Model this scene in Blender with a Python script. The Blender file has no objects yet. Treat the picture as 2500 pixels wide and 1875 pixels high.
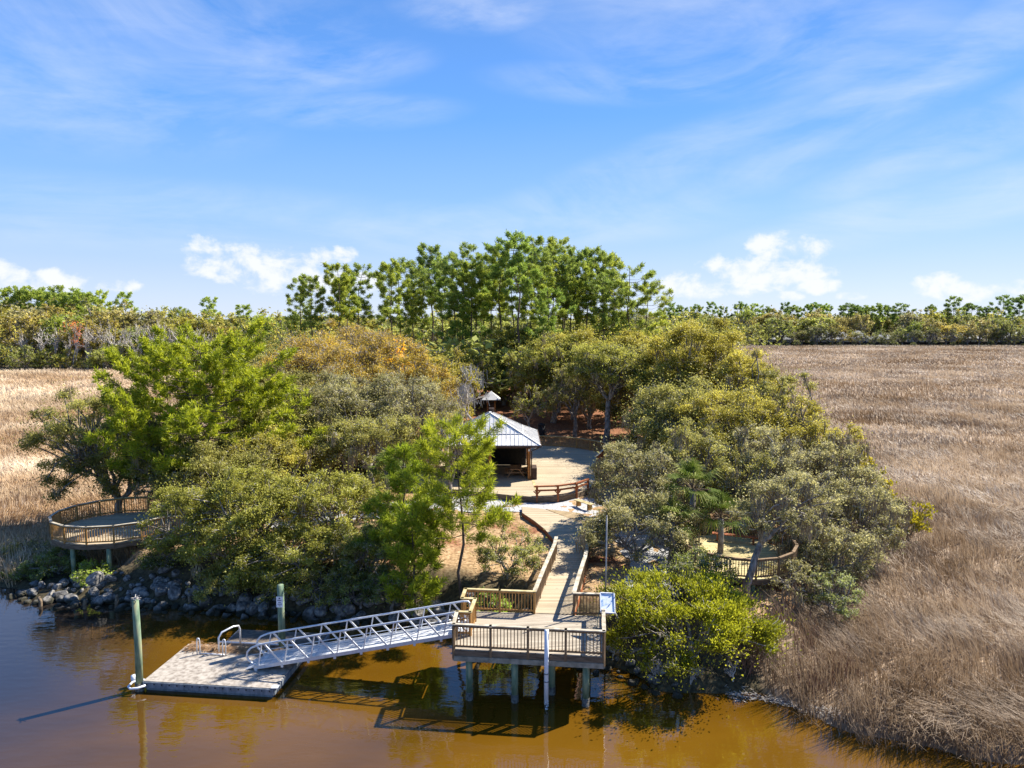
import bpy, math, random
import numpy as np
from mathutils import Vector, Matrix
random.seed(7)
PI = math.pi
scn = bpy.context.scene
COL = scn.collection

# ------------------------------------------------------------------ camera
F_PX, PITCH, CAM_H = 1735.0, math.radians(5.35), 16.5
CP, SP = math.cos(PITCH), math.sin(PITCH)
cam_d = bpy.data.cameras.new("camera"); cam = bpy.data.objects.new("camera", cam_d); COL.objects.link(cam)
cam.location = (0, 0, CAM_H); cam.rotation_euler = (PI/2 - PITCH, 0, 0)
cam_d.sensor_fit = 'HORIZONTAL'; cam_d.angle = 2*math.atan(1250/F_PX)
cam_d.clip_start = 0.5; cam_d.clip_end = 9000
scn.camera = cam

def at(px, py, z):          # survey helper: a sighted point of the photograph on a level of height z
    t = (py-937.5)/F_PX; u = (px-1250)/F_PX
    dy = CP-t*SP; dz = -(SP+t*CP); k = (z-CAM_H)/dz
    return (u*k, dy*k)
def zat(py, Y):             # survey helper: height of a sight line at distance Y
    t = (py-937.5)/F_PX
    return CAM_H - Y*(SP+t*CP)/(CP-t*SP)
def xat(px, Y, z=5.0):
    Z = Y*CP-(z-CAM_H)*SP
    return (px-1250)/F_PX*Z
def mpp(Y): return Y*1.02/F_PX   # metres per photo pixel

# ------------------------------------------------------------------ materials
def nodes(m):
    m.use_nodes = True
    return m.node_tree.nodes, m.node_tree.links
def N(ns, typ, **kw):
    n = ns.new(typ)
    for k, v in kw.items():
        if k in n.inputs.keys() if isinstance(k, str) else False: n.inputs[k].default_value = v
        else: setattr(n, k, v)
    return n
def ramp(ns, stops, interp='LINEAR'):
    r = ns.new('ShaderNodeValToRGB'); r.color_ramp.interpolation = interp
    el = r.color_ramp.elements
    while len(el) < len(stops): el.new(0.5)
    for e, (p, c) in zip(el, stops):
        e.position = p; e.color = (*c, 1) if len(c) == 3 else c
    return r
def noise_mat(name, c1, c2, scale=4, rough=0.8, detail=6, bump=0.0, spec=0.3, metal=0.0, c3=None, stretch=None, lo=.35, hi=.65):
    m = bpy.data.materials.new(name); ns, ls = nodes(m); b = ns['Principled BSDF']
    tc = ns.new('ShaderNodeTexCoord'); mp = ns.new('ShaderNodeMapping')
    if stretch: mp.inputs['Scale'].default_value = stretch
    nz = N(ns, 'ShaderNodeTexNoise'); nz.inputs['Scale'].default_value = scale; nz.inputs['Detail'].default_value = detail
    ls.new(tc.outputs['Object'], mp.inputs[0]); ls.new(mp.outputs[0], nz.inputs['Vector'])
    st = [(lo, c1), (hi, c2)] if c3 is None else [(lo, c1), ((lo+hi)/2, c2), (hi, c3)]
    r = ramp(ns, st); ls.new(nz.outputs['Fac'], r.inputs[0]); ls.new(r.outputs[0], b.inputs['Base Color'])
    b.inputs['Roughness'].default_value = rough; b.inputs['Specular IOR Level'].default_value = spec; b.inputs['Metallic'].default_value = metal
    if bump:
        bp = ns.new('ShaderNodeBump'); bp.inputs['Strength'].default_value = bump; bp.inputs['Distance'].default_value = .05
        ls.new(nz.outputs['Fac'], bp.inputs['Height']); ls.new(bp.outputs[0], b.inputs['Normal'])
    return m
def plank_mat(name, cols, width=.14, angle=0.0, rough=.8, gap=.09):
    """boards: gaps every `width` along the local axis turned by angle, each board its own tone, grain along it"""
    m = bpy.data.materials.new(name); ns, ls = nodes(m); b = ns['Principled BSDF']
    tc = ns.new('ShaderNodeTexCoord'); mp = ns.new('ShaderNodeMapping'); mp.inputs['Rotation'].default_value = (0, 0, angle)
    ls.new(tc.outputs['Object'], mp.inputs[0])
    sx = ns.new('ShaderNodeSeparateXYZ'); ls.new(mp.outputs[0], sx.inputs[0])
    d = N(ns, 'ShaderNodeMath', operation='DIVIDE'); d.inputs[1].default_value = width; ls.new(sx.outputs['Y'], d.inputs[0])
    fl = N(ns, 'ShaderNodeMath', operation='FLOOR'); ls.new(d.outputs[0], fl.inputs[0])
    fr = N(ns, 'ShaderNodeMath', operation='FRACT'); ls.new(d.outputs[0], fr.inputs[0])
    wn = N(ns, 'ShaderNodeTexWhiteNoise', noise_dimensions='1D'); ls.new(fl.outputs[0], wn.inputs['W'])
    mp2 = ns.new('ShaderNodeMapping'); mp2.inputs['Scale'].default_value = (1.2, 18, 4); ls.new(mp.outputs[0], mp2.inputs[0])
    nz = ns.new('ShaderNodeTexNoise'); nz.inputs['Scale'].default_value = 1.0; nz.inputs['Detail'].default_value = 5; ls.new(mp2.outputs[0], nz.inputs['Vector'])
    nb = ns.new('ShaderNodeTexNoise'); nb.inputs['Scale'].default_value = .6; nb.inputs['Detail'].default_value = 4; ls.new(mp.outputs[0], nb.inputs['Vector'])
    a1 = N(ns, 'ShaderNodeMath', operation='MULTIPLY_ADD'); a1.inputs[1].default_value = .45; ls.new(wn.outputs['Value'], a1.inputs[0])
    a2 = N(ns, 'ShaderNodeMath', operation='MULTIPLY_ADD'); a2.inputs[1].default_value = .35; ls.new(nz.outputs['Fac'], a2.inputs[0])
    a3 = N(ns, 'ShaderNodeMath', operation='MULTIPLY'); a3.inputs[1].default_value = .45; ls.new(nb.outputs['Fac'], a3.inputs[0])
    ls.new(a3.outputs[0], a2.inputs[2]); ls.new(a2.outputs[0], a1.inputs[2])
    r = ramp(ns, [(.25, cols[0]), (.6, cols[1]), (.95, cols[2])]); ls.new(a1.outputs[0], r.inputs[0])
    g = N(ns, 'ShaderNodeMath', operation='GREATER_THAN'); g.inputs[1].default_value = gap; ls.new(fr.outputs[0], g.inputs[0])
    mx = N(ns, 'ShaderNodeMix', data_type='RGBA'); ls.new(g.outputs[0], mx.inputs[0])
    mx.inputs[6].default_value = (*[c*.25 for c in cols[0]], 1); ls.new(r.outputs[0], mx.inputs[7])
    ls.new(mx.outputs[2], b.inputs['Base Color']); b.inputs['Roughness'].default_value = rough; b.inputs['Specular IOR Level'].default_value = .25
    return m
def leaf_mat(name, dark, mid, light, trans=.3, rough=.5, spec=.35):
    m = bpy.data.materials.new(name); ns, ls = nodes(m); b = ns['Principled BSDF']; out = ns['Material Output']
    at_ = N(ns, 'ShaderNodeAttribute', attribute_name='var')
    r = ramp(ns, [(0, dark), (.5, mid), (1, light)]); ls.new(at_.outputs['Fac'], r.inputs[0])
    oi = ns.new('ShaderNodeObjectInfo')
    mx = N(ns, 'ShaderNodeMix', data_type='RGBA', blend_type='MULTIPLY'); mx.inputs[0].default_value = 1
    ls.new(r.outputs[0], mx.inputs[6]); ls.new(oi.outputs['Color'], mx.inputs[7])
    ls.new(mx.outputs[2], b.inputs['Base Color']); b.inputs['Roughness'].default_value = rough; b.inputs['Specular IOR Level'].default_value = spec
    tr = ns.new('ShaderNodeBsdfTranslucent'); ls.new(mx.outputs[2], tr.inputs[0])
    ms = ns.new('ShaderNodeMixShader'); ms.inputs[0].default_value = trans
    ls.new(b.outputs[0], ms.inputs[1]); ls.new(tr.outputs[0], ms.inputs[2]); ls.new(ms.outputs[0], out.inputs['Surface'])
    return m

M = {}
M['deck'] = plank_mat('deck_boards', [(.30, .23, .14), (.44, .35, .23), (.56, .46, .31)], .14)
M['deck_old'] = plank_mat('weathered_deck_boards', [(.24, .20, .15), (.38, .32, .24), (.50, .43, .33)], .14, math.radians(-6.3))
M['deck_diag'] = plank_mat('diagonal_deck_boards', [(.24, .17, .09), (.36, .26, .14), (.46, .35, .2)], .16, math.radians(-52), gap=.14)
M['deck_yellow'] = plank_mat('yellow_deck_boards', [(.36, .28, .13), (.52, .42, .2), (.64, .53, .27)], .14)
M['dock_top'] = noise_mat('dock_concrete', (.22, .185, .15), (.34, .295, .245), 5, .9, c3=(.42, .37, .31))
M['dock_side'] = noise_mat('dock_waler', (.13, .15, .17), (.26, .28, .30), 6, .8, stretch=(1, 1, .4))
M['rail'] = noise_mat('railing_wood', (.13, .085, .045), (.25, .16, .085), 9, .8, stretch=(1, 1, .2))
M['rail_orange'] = noise_mat('new_railing_wood', (.30, .15, .04), (.46, .25, .08), 7, .75, stretch=(1, 1, .2))
M['cap'] = noise_mat('rail_cap_wood', (.30, .25, .17), (.55, .49, .38), 3, .75)
M['cap_yellow'] = noise_mat('rail_cap_yellow', (.36, .28, .12), (.58, .48, .26), 3, .75)
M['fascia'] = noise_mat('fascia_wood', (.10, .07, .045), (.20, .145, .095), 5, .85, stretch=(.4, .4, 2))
M['fascia_grey'] = noise_mat('band_board', (.18, .17, .13), (.34, .31, .24), 4, .85)
M['red_wood'] = noise_mat('stained_wood', (.22, .06, .02), (.36, .12, .04), 6, .65)
M['post_wood'] = noise_mat('pavilion_post_wood', (.30, .12, .025), (.44, .19, .05), 5, .6)
M['pile'] = noise_mat('treated_pile', (.10, .16, .10), (.21, .27, .17), 5, .85, c3=(.34, .32, .17), stretch=(1, 1, .25))
M['pile_old'] = noise_mat('barnacled_pile', (.06, .055, .045), (.20, .18, .15), 9, .95, bump=.5)
M['alu'] = noise_mat('brushed_aluminium', (.58, .60, .63), (.72, .73, .75), 8, .38, spec=.5, metal=.35)
M['alu_deck'] = plank_mat('aluminium_planking', [(.48, .48, .47), (.56, .56, .55), (.63, .63, .62)], .3, PI/2, .6, .03)
M['white'] = noise_mat('white_plastic', (.68, .70, .74), (.80, .81, .83), 5, .4)
M['dark_metal'] = noise_mat('dark_metal', (.05, .05, .05), (.09, .085, .08), 6, .5)
M['grey_metal'] = noise_mat('grey_metal', (.22, .22, .22), (.34, .33, .32), 6, .4, metal=.5)
M['roof'] = noise_mat('metal_roof', (.56, .54, .50), (.74, .72, .68), 1.2, .5, spec=.25, metal=.0)
M['dark_wood'] = noise_mat('dark_wood', (.04, .025, .018), (.085, .05, .035), 6, .7)
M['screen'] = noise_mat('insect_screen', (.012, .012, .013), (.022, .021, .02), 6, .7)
M['table'] = noise_mat('table_wood', (.30, .15, .06), (.44, .24, .11), 6, .6)
M['sign_blue'] = noise_mat('panel_print_and_reflection', (.07, .2, .42), (.5, .6, .72), 2.2, .3, c3=(.8, .82, .85), lo=.38, hi=.52)  # blue and white of the print, with reflected sky and clouds painted in
M['ink'] = noise_mat('sign_ink', (.03, .04, .12), (.05, .06, .15), 6, .6)
M['green_hose'] = noise_mat('teal_cord', (.02, .16, .14), (.03, .22, .18), 6, .5)
M['rock'] = noise_mat('granite', (.08, .075, .07), (.18, .17, .155), 2.5, .9, 8, .5, c3=(.30, .275, .24))
def wet_band(m):
    ns, ls = m.node_tree.nodes, m.node_tree.links; b = ns['Principled BSDF']; src = b.inputs['Base Color'].links[0].from_socket
    g = ns.new('ShaderNodeNewGeometry'); sx = ns.new('ShaderNodeSeparateXYZ'); ls.new(g.outputs['Position'], sx.inputs[0])
    nz = ns.new('ShaderNodeTexNoise'); nz.inputs['Scale'].default_value = 1.5; ls.new(g.outputs['Position'], nz.inputs['Vector'])
    a = N(ns, 'ShaderNodeMath', operation='MULTIPLY_ADD'); a.inputs[1].default_value = -.7; ls.new(nz.outputs['Fac'], a.inputs[0]); ls.new(sx.outputs['Z'], a.inputs[2])
    r = N(ns, 'ShaderNodeMapRange'); r.inputs[1].default_value = -.2; r.inputs[2].default_value = 0.0; ls.new(a.outputs[0], r.inputs[0])
    mx = N(ns, 'ShaderNodeMix', data_type='RGBA'); ls.new(r.outputs[0], mx.inputs[0]); mx.inputs[6].default_value = (.035, .032, .02, 1); ls.new(src, mx.inputs[7]); ls.new(mx.outputs[2], b.inputs['Base Color'])
wet_band(M['rock'])
M['bark'] = noise_mat('oak_bark', (.10, .085, .07), (.22, .19, .16), 6, .95, c3=(.34, .31, .28), stretch=(1, 1, .4))
M['bark_pale'] = noise_mat('pale_bark', (.38, .34, .29), (.58, .53, .47), 5, .95)
M['bark_pine'] = noise_mat('pine_bark', (.06, .045, .035), (.17, .125, .095), 7, .95, stretch=(1, 1, .35))
M['moss'] = noise_mat('hanging_moss', (.22, .17, .10), (.40, .32, .20), 5, .95)
M['stake'] = noise_mat('rotten_stake', (.12, .08, .05), (.26, .19, .12), 7, .95)
M['reed'] = noise_mat('dead_reed', (.20, .10, .045), (.42, .26, .13), 7, .9)
M['leaf'] = leaf_mat('oak_leaf', (.085, .078, .02), (.335, .31, .07), (.68, .63, .17), .5, .5, .2)
M['needle'] = leaf_mat('pine_needle', (.06, .085, .008), (.30, .345, .022), (.66, .65, .055), .5)
M['needle_far'] = leaf_mat('tall_pine_needle', (.07, .11, .02), (.28, .36, .06), (.60, .63, .10), .5)
M['cedar'] = leaf_mat('cedar_spray', (.06, .07, .008), (.33, .335, .018), (.66, .63, .045), .5)
M['palm'] = leaf_mat('palm_frond', (.03, .05, .006), (.085, .125, .012), (.40, .42, .12), .35, .7, .1)
M['house_wall'] = noise_mat('house_siding', (.30, .29, .27), (.40, .39, .37), 2, .85)
M['house_roof'] = noise_mat('roof_shingles', (.20, .20, .205), (.33, .33, .33), 2, .8)
M['house_dark'] = noise_mat('dark_glass', (.015, .017, .02), (.03, .033, .04), 2, .2)
M['fence_dark'] = noise_mat('black_fence', (.012, .012, .014), (.03, .03, .032), 3, .8)

# ------------------------------------------------------------------ object helpers
def link(o, parent=None):
    COL.objects.link(o)
    if parent is not None: o.parent = parent
    return o
def tag(o, label=None, cat=None, group=None, kind=None):
    if label: o['label'] = label
    if cat: o['category'] = cat
    if group: o['group'] = group
    if kind: o['kind'] = kind
    return o
def empty(name, loc, label=None, cat=None, group=None, rz=0.0, scale=1.0):
    o = bpy.data.objects.new(name, None); COL.objects.link(o)
    o.location = loc; o.rotation_euler = (0, 0, rz); o.scale = (scale,)*3; o.empty_display_size = .2
    return tag(o, label, cat, group)
def dup(root, loc, rz=0.0, scale=1.0, label=None, group=None, color=None, sz=None):
    r = root.copy(); COL.objects.link(r); r.location = loc; r.rotation_euler = (0, 0, rz)
    r.scale = (scale, scale, sz if sz else scale)
    if label: r['label'] = label
    if group: r['group'] = group
    for ch in root.children:
        c = ch.copy(); COL.objects.link(c); c.parent = r
        if color and ch.name.startswith('crown'): c.color = (*color, 1)
        for g in ch.children:
            d = g.copy(); COL.objects.link(d); d.parent = c
    return r

class MB:
    def __init__(s): s.v = []; s.f = []
    def add(s, v, f):
        o = len(s.v); s.v += [tuple(p) for p in v]; s.f += [tuple(i+o for i in q) for q in f]; return s
    def box(s, c, d, rz=0.0):
        x, y, z = d[0]/2, d[1]/2, d[2]/2; ca, sa = math.cos(rz), math.sin(rz)
        v = [(c[0]+a*ca-b*sa, c[1]+a*sa+b*ca, c[2]+e) for e in (-z, z) for a, b in ((-x, -y), (x, -y), (x, y), (-x, y))]
        return s.add(v, [(3, 2, 1, 0), (4, 5, 6, 7), (0, 1, 5, 4), (1, 2, 6, 5), (2, 3, 7, 6), (3, 0, 4, 7)])
    def bar(s, p, q, w, h):      # rectangular bar, w sideways (horizontal), h the other way
        p, q = Vector(p), Vector(q); d = (q-p).normalized()
        up = Vector((0, 0, 1)) if abs(d.z) < .98 else Vector((0, 1, 0))
        a = d.cross(up).normalized()*w/2; b = a.cross(d).normalized()*h/2
        v = [p-a-b, p+a-b, p+a+b, p-a+b, q-a-b, q+a-b, q+a+b, q-a+b]
        return s.add(v, [(3, 2, 1, 0), (4, 5, 6, 7), (0, 1, 5, 4), (1, 2, 6, 5), (2, 3, 7, 6), (3, 0, 4, 7)])
    def tube(s, pts, r, n=8, caps=True):
        pts = [Vector(p) for p in pts]; rs = r if isinstance(r, (list, tuple)) else [r]*len(pts)
        v = []; f = []; L = len(pts)
        ref = None
        for i, p in enumerate(pts):
            d = (pts[min(i+1, L-1)]-pts[max(i-1, 0)])
            d = d.normalized() if d.length > 1e-9 else Vector((0, 0, 1))
            if ref is None: ref = d.orthogonal().normalized()
            a = (ref-d*ref.dot(d)); a = a.normalized() if a.length > 1e-6 else d.orthogonal().normalized()
            ref = a; b = d.cross(a)
            for k in range(n):
                t = 2*PI*k/n; v.append(p+(a*math.cos(t)+b*math.sin(t))*rs[i])
        for i in range(L-1):
            for k in range(n):
                f.append((i*n+k, i*n+(k+1) % n, (i+1)*n+(k+1) % n, (i+1)*n+k))
        if caps and n > 2: f += [tuple(range(n-1, -1, -1)), tuple((L-1)*n+k for k in range(n))]
        return s.add(v, f)
    def prism(s, poly, z0, z1):
        n = len(poly)
        v = [(x, y, z0) for x, y in poly]+[(x, y, z1) for x, y in poly]
        return s.add(v, [tuple(range(n-1, -1, -1)), tuple(range(n, 2*n))]+[(i, (i+1) % n, n+(i+1) % n, n+i) for i in range(n)])
    def wallstrip(s, pts, z0, z1, th, closed=False):   # a board running along a polyline
        P = list(pts)+([pts[0]] if closed else [])
        for p, q in zip(P[:-1], P[1:]):
            d = Vector((q[0]-p[0], q[1]-p[1])); L = d.length
            s.box(((p[0]+q[0])/2, (p[1]+q[1])/2, (z0+z1)/2), (L, th, z1-z0), math.atan2(d.y, d.x))
        return s
    def build(s, name, mat, parent=None, smooth=False, world=True):
        off = Vector((0, 0, 0))
        if parent is not None and world:
            off = parent.location.copy()
            if parent.parent is not None: off = off+parent.parent.location
        me = bpy.data.meshes.new(name)
        me.from_pydata([(p[0]-off.x, p[1]-off.y, p[2]-off.z) for p in s.v], [], s.f)
        me.materials.append(mat)
        if smooth: me.polygons.foreach_set('use_smooth', [True]*len(me.polygons))
        me.update()
        return link(bpy.data.objects.new(name, me), parent)

def np_mesh(name, V, Fq, mat, var=None, parent=None, nv=4):
    """quads from numpy; V (n,3), Fq (m,nv)"""
    me = bpy.data.meshes.new(name); m = len(Fq)
    me.vertices.add(len(V)); me.vertices.foreach_set('co', np.ascontiguousarray(V, dtype=np.float32).ravel())
    me.loops.add(m*nv); me.loops.foreach_set('vertex_index', np.ascontiguousarray(Fq, dtype=np.int32).ravel())
    me.polygons.add(m); me.polygons.foreach_set('loop_start', np.arange(0, m*nv, nv, dtype=np.int32))
    if var is not None:
        a = me.attributes.new('var', 'FLOAT', 'FACE'); a.data.foreach_set('value', np.ascontiguousarray(var, dtype=np.float32))
    me.update(calc_edges=True); me.materials.append(mat)
    return link(bpy.data.objects.new(name, me), parent)
def leaf_obj(name, C, U, W, var, mat, parent=None):
    n = len(C); V = np.empty((n, 4, 3)); V[:, 0] = C-U; V[:, 1] = C+W; V[:, 2] = C+U; V[:, 3] = C-W
    return np_mesh(name, V.reshape(-1, 3), np.arange(4*n).reshape(n, 4), mat, np.clip(var, 0, 1), parent)
def unit(a): return a/np.maximum(np.linalg.norm(a, axis=-1, keepdims=True), 1e-9)
def perp(d, rng):
    return unit(np.cross(d, rng.normal(size=d.shape)))

class Field:   # smooth pseudo-noise as a sum of sines
    def __init__(s, seed, lo, hi, n=14):
        r = np.random.default_rng(seed); k = np.exp(r.uniform(math.log(2*PI/hi), math.log(2*PI/lo), n)); a = r.uniform(0, 2*PI, n)
        s.kx = k*np.cos(a); s.ky = k*np.sin(a); s.p = r.uniform(0, 2*PI, n); s.a = k**-.5; s.a /= math.sqrt((s.a**2).sum()/2)
    def __call__(s, x, y):
        x = np.asarray(x, float); y = np.asarray(y, float); o = np.zeros(np.broadcast(x, y).shape)
        for kx, ky, p, a in zip(s.kx, s.ky, s.p, s.a): o += a*np.sin(kx*x+ky*y+p)
        return o

# ------------------------------------------------------------------ terrain
LAND = [(-600, 95), (-200, 72), (-120, 60), (-60, 49), (-38, 44), (-31.2, 41.9), (-27.6, 40.3), (-22.4, 39.5), (-15.9, 38.6), (-10.2, 37.8), (-5.6, 36.8), (-2, 35.5),
        (2, 33.6), (4.8, 31.8), (6.4, 30.4), (9, 29.7), (11, 30.2), (12.2, 28.7), (13.1, 26.9), (14.6, 26.7), (16.2, 26.0), (18.2, 24.7), (25, 20.5), (40, 13), (80, -5), (300, -60), (5000, -60), (5000, 6000), (-5000, 6000), (-5000, 95)]
ISLE = [(-23.5, 42.5), (-20, 41.3), (-15, 40.5), (-10, 39.6), (-5, 38.8), (-1.5, 37.5), (3, 36), (6, 33.6), (9, 32.4), (11.5, 33.2), (14, 36), (18, 42), (22, 50), (23.5, 60), (22, 75), (20, 95), (22, 130), (24, 175), (-24, 175), (-25, 120), (-27, 95), (-28, 75), (-28, 60), (-26, 50)]
def sdf(poly, x, y):      # positive inside
    x = np.asarray(x, float); y = np.asarray(y, float); d2 = np.full(x.shape, 1e18); ins = np.zeros(x.shape, bool)
    n = len(poly)
    for i in range(n):
        (x0, y0), (x1, y1) = poly[i], poly[(i+1) % n]; ex, ey = x1-x0, y1-y0
        t = np.clip(((x-x0)*ex+(y-y0)*ey)/(ex*ex+ey*ey), 0, 1)
        d2 = np.minimum(d2, (x-x0-t*ex)**2+(y-y0-t*ey)**2)
        c = (y0 > y) != (y1 > y)
        with np.errstate(divide='ignore', invalid='ignore'):
            ins ^= c & (x < ex*(y-y0)/(ey if ey else 1e-12)+x0)
    return np.where(ins, 1, -1)*np.sqrt(d2)
def sstep(a, b, v):
    t = np.clip((np.asarray(v, float)-a)/(b-a), 0, 1); return t*t*(3-2*t)
wob = Field(3, 1.2, 9); wob2 = Field(4, 1.0, 6)
def ground_z(x, y):
    dl = sdf(LAND, x, y)+wob(x, y)*.22; di = sdf(ISLE, x, y)+wob2(x, y)*.25
    z = -1.6+1.95*sstep(-2.2, .9, dl)
    z = z+(2.05-.35)*sstep(-2.2, 1.6, di)*sstep(-.3, .6, dl)
    return z+.05*wob2(x*1.7, y*1.7)*sstep(0, 1, dl)*sstep(-30, 0, 60-np.hypot(x, y-60))
def gz(x, y): return float(ground_z(np.array([x]), np.array([y]))[0])
def axis(a, b, step, far, g=1.16):
    c = list(np.arange(a, b+.01, step)); s = step
    lo, hi = c[0], c[-1]
    while hi < far[1]: s *= g; hi += s; c.append(hi)
    s = step
    while lo > far[0]: s *= g; lo -= s; c.insert(0, lo)
    return np.array(c)
gx = axis(-46, 46, .5, (-4500, 4500)); gy = axis(10, 100, .5, (-250, 6500))
X, Y = np.meshgrid(gx, gy); nx, ny = len(gx), len(gy)
Zg = ground_z(X.ravel(), Y.ravel())
idx = np.arange(nx*ny).reshape(ny, nx)
Fq = np.stack([idx[:-1, :-1], idx[:-1, 1:], idx[1:, 1:], idx[1:, :-1]], -1).reshape(-1, 4)
def ground_material():
    m = bpy.data.materials.new('island_and_marsh_ground'); ns, ls = nodes(m); b = ns['Principled BSDF']
    tc = ns.new('ShaderNodeTexCoord'); zat_ = N(ns, 'ShaderNodeAttribute', attribute_name='zone')
    def nz(sc, det=6):
        n = ns.new('ShaderNodeTexNoise'); n.inputs['Scale'].default_value = sc; n.inputs['Detail'].default_value = det; ls.new(tc.outputs['Object'], n.inputs['Vector']); return n
    n1, n2, n3 = nz(.35), nz(5, 8), nz(.06, 5)
    chips = ramp(ns, [(.3, (.16, .10, .05)), (.5, (.36, .23, .115)), (.7, (.52, .37, .21))]); ls.new(n2.outputs['Fac'], chips.inputs[0])
    straw = ramp(ns, [(.3, (.10, .045, .022)), (.5, (.24, .10, .05)), (.72, (.36, .19, .10))]); ls.new(n2.outputs['Fac'], straw.inputs[0])
    f = ramp(ns, [(.53, (0, 0, 0)), (.66, (1, 1, 1))]); ls.new(n1.outputs['Fac'], f.inputs[0])
    mx = N(ns, 'ShaderNodeMix', data_type='RGBA'); ls.new(f.outputs[0], mx.inputs[0]); ls.new(chips.outputs[0], mx.inputs[6]); ls.new(straw.outputs[0], mx.inputs[7])
    # behind the pavilion the ground is all red straw
    sx = ns.new('ShaderNodeSeparateXYZ'); ls.new(tc.outputs['Object'], sx.inputs[0])
    mr = N(ns, 'ShaderNodeMapRange'); mr.inputs[1].default_value = 70; mr.inputs[2].default_value = 90; ls.new(sx.outputs['Y'], mr.inputs[0])
    mxb = N(ns, 'ShaderNodeMix', data_type='RGBA'); ls.new(mr.outputs[0], mxb.inputs[0]); ls.new(mx.outputs[2], mxb.inputs[6]); ls.new(straw.outputs[0], mxb.inputs[7])
    mud = ramp(ns, [(.3, (.22, .155, .10)), (.5, (.36, .265, .18)), (.7, (.48, .37, .27))]); ls.new(n3.outputs['Fac'], mud.inputs[0])
    m2 = N(ns, 'ShaderNodeMix', data_type='RGBA'); ls.new(zat_.outputs['Fac'], m2.inputs[0]); ls.new(mud.outputs[0], m2.inputs[6]); ls.new(mxb.outputs[2], m2.inputs[7])
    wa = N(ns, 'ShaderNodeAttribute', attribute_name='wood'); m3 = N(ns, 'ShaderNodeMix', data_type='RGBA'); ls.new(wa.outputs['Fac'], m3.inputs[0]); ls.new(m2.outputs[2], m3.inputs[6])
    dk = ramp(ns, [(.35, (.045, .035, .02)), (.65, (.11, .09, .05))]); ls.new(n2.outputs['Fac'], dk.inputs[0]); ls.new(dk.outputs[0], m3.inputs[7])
    ls.new(m3.outputs[2], b.inputs['Base Color']); b.inputs['Roughness'].default_value = .95; b.inputs['Specular IOR Level'].default_value = .1
    bp = ns.new('ShaderNodeBump'); bp.inputs['Strength'].default_value = .6; bp.inputs['Distance'].default_value = .06
    ls.new(n2.outputs['Fac'], bp.inputs['Height']); ls.new(bp.outputs[0], b.inputs['Normal'])
    return m
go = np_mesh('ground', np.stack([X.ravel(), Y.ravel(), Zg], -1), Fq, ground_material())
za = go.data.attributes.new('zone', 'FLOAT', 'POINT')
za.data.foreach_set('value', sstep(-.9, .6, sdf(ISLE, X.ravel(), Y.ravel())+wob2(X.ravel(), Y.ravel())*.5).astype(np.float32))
gX, gY = X.ravel(), Y.ravel()
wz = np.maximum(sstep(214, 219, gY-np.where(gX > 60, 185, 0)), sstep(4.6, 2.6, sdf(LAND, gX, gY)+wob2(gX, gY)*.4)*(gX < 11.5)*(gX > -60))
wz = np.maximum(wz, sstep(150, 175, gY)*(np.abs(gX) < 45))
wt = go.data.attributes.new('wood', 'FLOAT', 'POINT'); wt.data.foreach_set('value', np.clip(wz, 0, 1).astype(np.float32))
go.data.polygons.foreach_set('use_smooth', [True]*len(go.data.polygons))
tag(go, kind='structure')

# water
def water_material():
    m = bpy.data.materials.new('tannin_water'); ns, ls = nodes(m); b = ns['Principled BSDF']
    tc = ns.new('ShaderNodeTexCoord')
    mp = ns.new('ShaderNodeMapping'); mp.inputs['Scale'].default_value = (.03, .07, 1); mp.inputs['Rotation'].default_value = (0, 0, .25); ls.new(tc.outputs['Object'], mp.inputs[0])
    n1 = ns.new('ShaderNodeTexNoise'); n1.inputs['Scale'].default_value = 1.2; n1.inputs['Detail'].default_value = 5; n1.inputs['Distortion'].default_value = 1.0; ls.new(mp.outputs[0], n1.inputs['Vector'])
    r = ramp(ns, [(.3, (.07, .033, .002)), (.5, (.11, .051, .0035)), (.7, (.14, .066, .005))]); ls.new(n1.outputs['Fac'], r.inputs[0])
    # less murky to the left, base darkened further so the sky reflection shows
    sx = ns.new('ShaderNodeSeparateXYZ'); ls.new(tc.outputs['Object'], sx.inputs[0])
    md = N(ns, 'ShaderNodeMath', operation='MULTIPLY_ADD'); md.inputs[1].default_value = 9.0; ls.new(n1.outputs['Fac'], md.inputs[0]); ls.new(sx.outputs['X'], md.inputs[2])
    mr = N(ns, 'ShaderNodeMapRange'); mr.inputs[1].default_value = -20; mr.inputs[2].default_value = -9; mr.interpolation_type = 'SMOOTHSTEP'; ls.new(md.outputs[0], mr.inputs[0])
    mx = N(ns, 'ShaderNodeMix', data_type='RGBA'); ls.new(mr.outputs[0], mx.inputs[0]); mx.inputs[6].default_value = (.022, .017, .014, 1); ls.new(r.outputs[0], mx.inputs[7])
    ls.new(mx.outputs[2], b.inputs['Base Color'])
    b.inputs['Roughness'].default_value = .03; b.inputs['IOR'].default_value = 1.6; b.inputs['Specular IOR Level'].default_value = .8
    n2 = ns.new('ShaderNodeTexNoise'); n2.inputs['Scale'].default_value = 2.2; n2.inputs['Detail'].default_value = 3; mp2 = ns.new('ShaderNodeMapping'); mp2.inputs['Scale'].default_value = (.5, 1.2, 1); ls.new(tc.outputs['Object'], mp2.inputs[0]); ls.new(mp2.outputs[0], n2.inputs['Vector'])
    bp = ns.new('ShaderNodeBump'); bp.inputs['Strength'].default_value = .2; bp.inputs['Distance'].default_value = .05; ls.new(n2.outputs['Fac'], bp.inputs['Height']); ls.new(bp.outputs[0], b.inputs['Normal'])
    return m
w = MB(); w.add([(-700, -240, 0), (700, -240, 0), (700, 110, 0), (-700, 110, 0)], [(0, 1, 2, 3)])
tag(w.build('water', water_material()), kind='structure')

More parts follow.
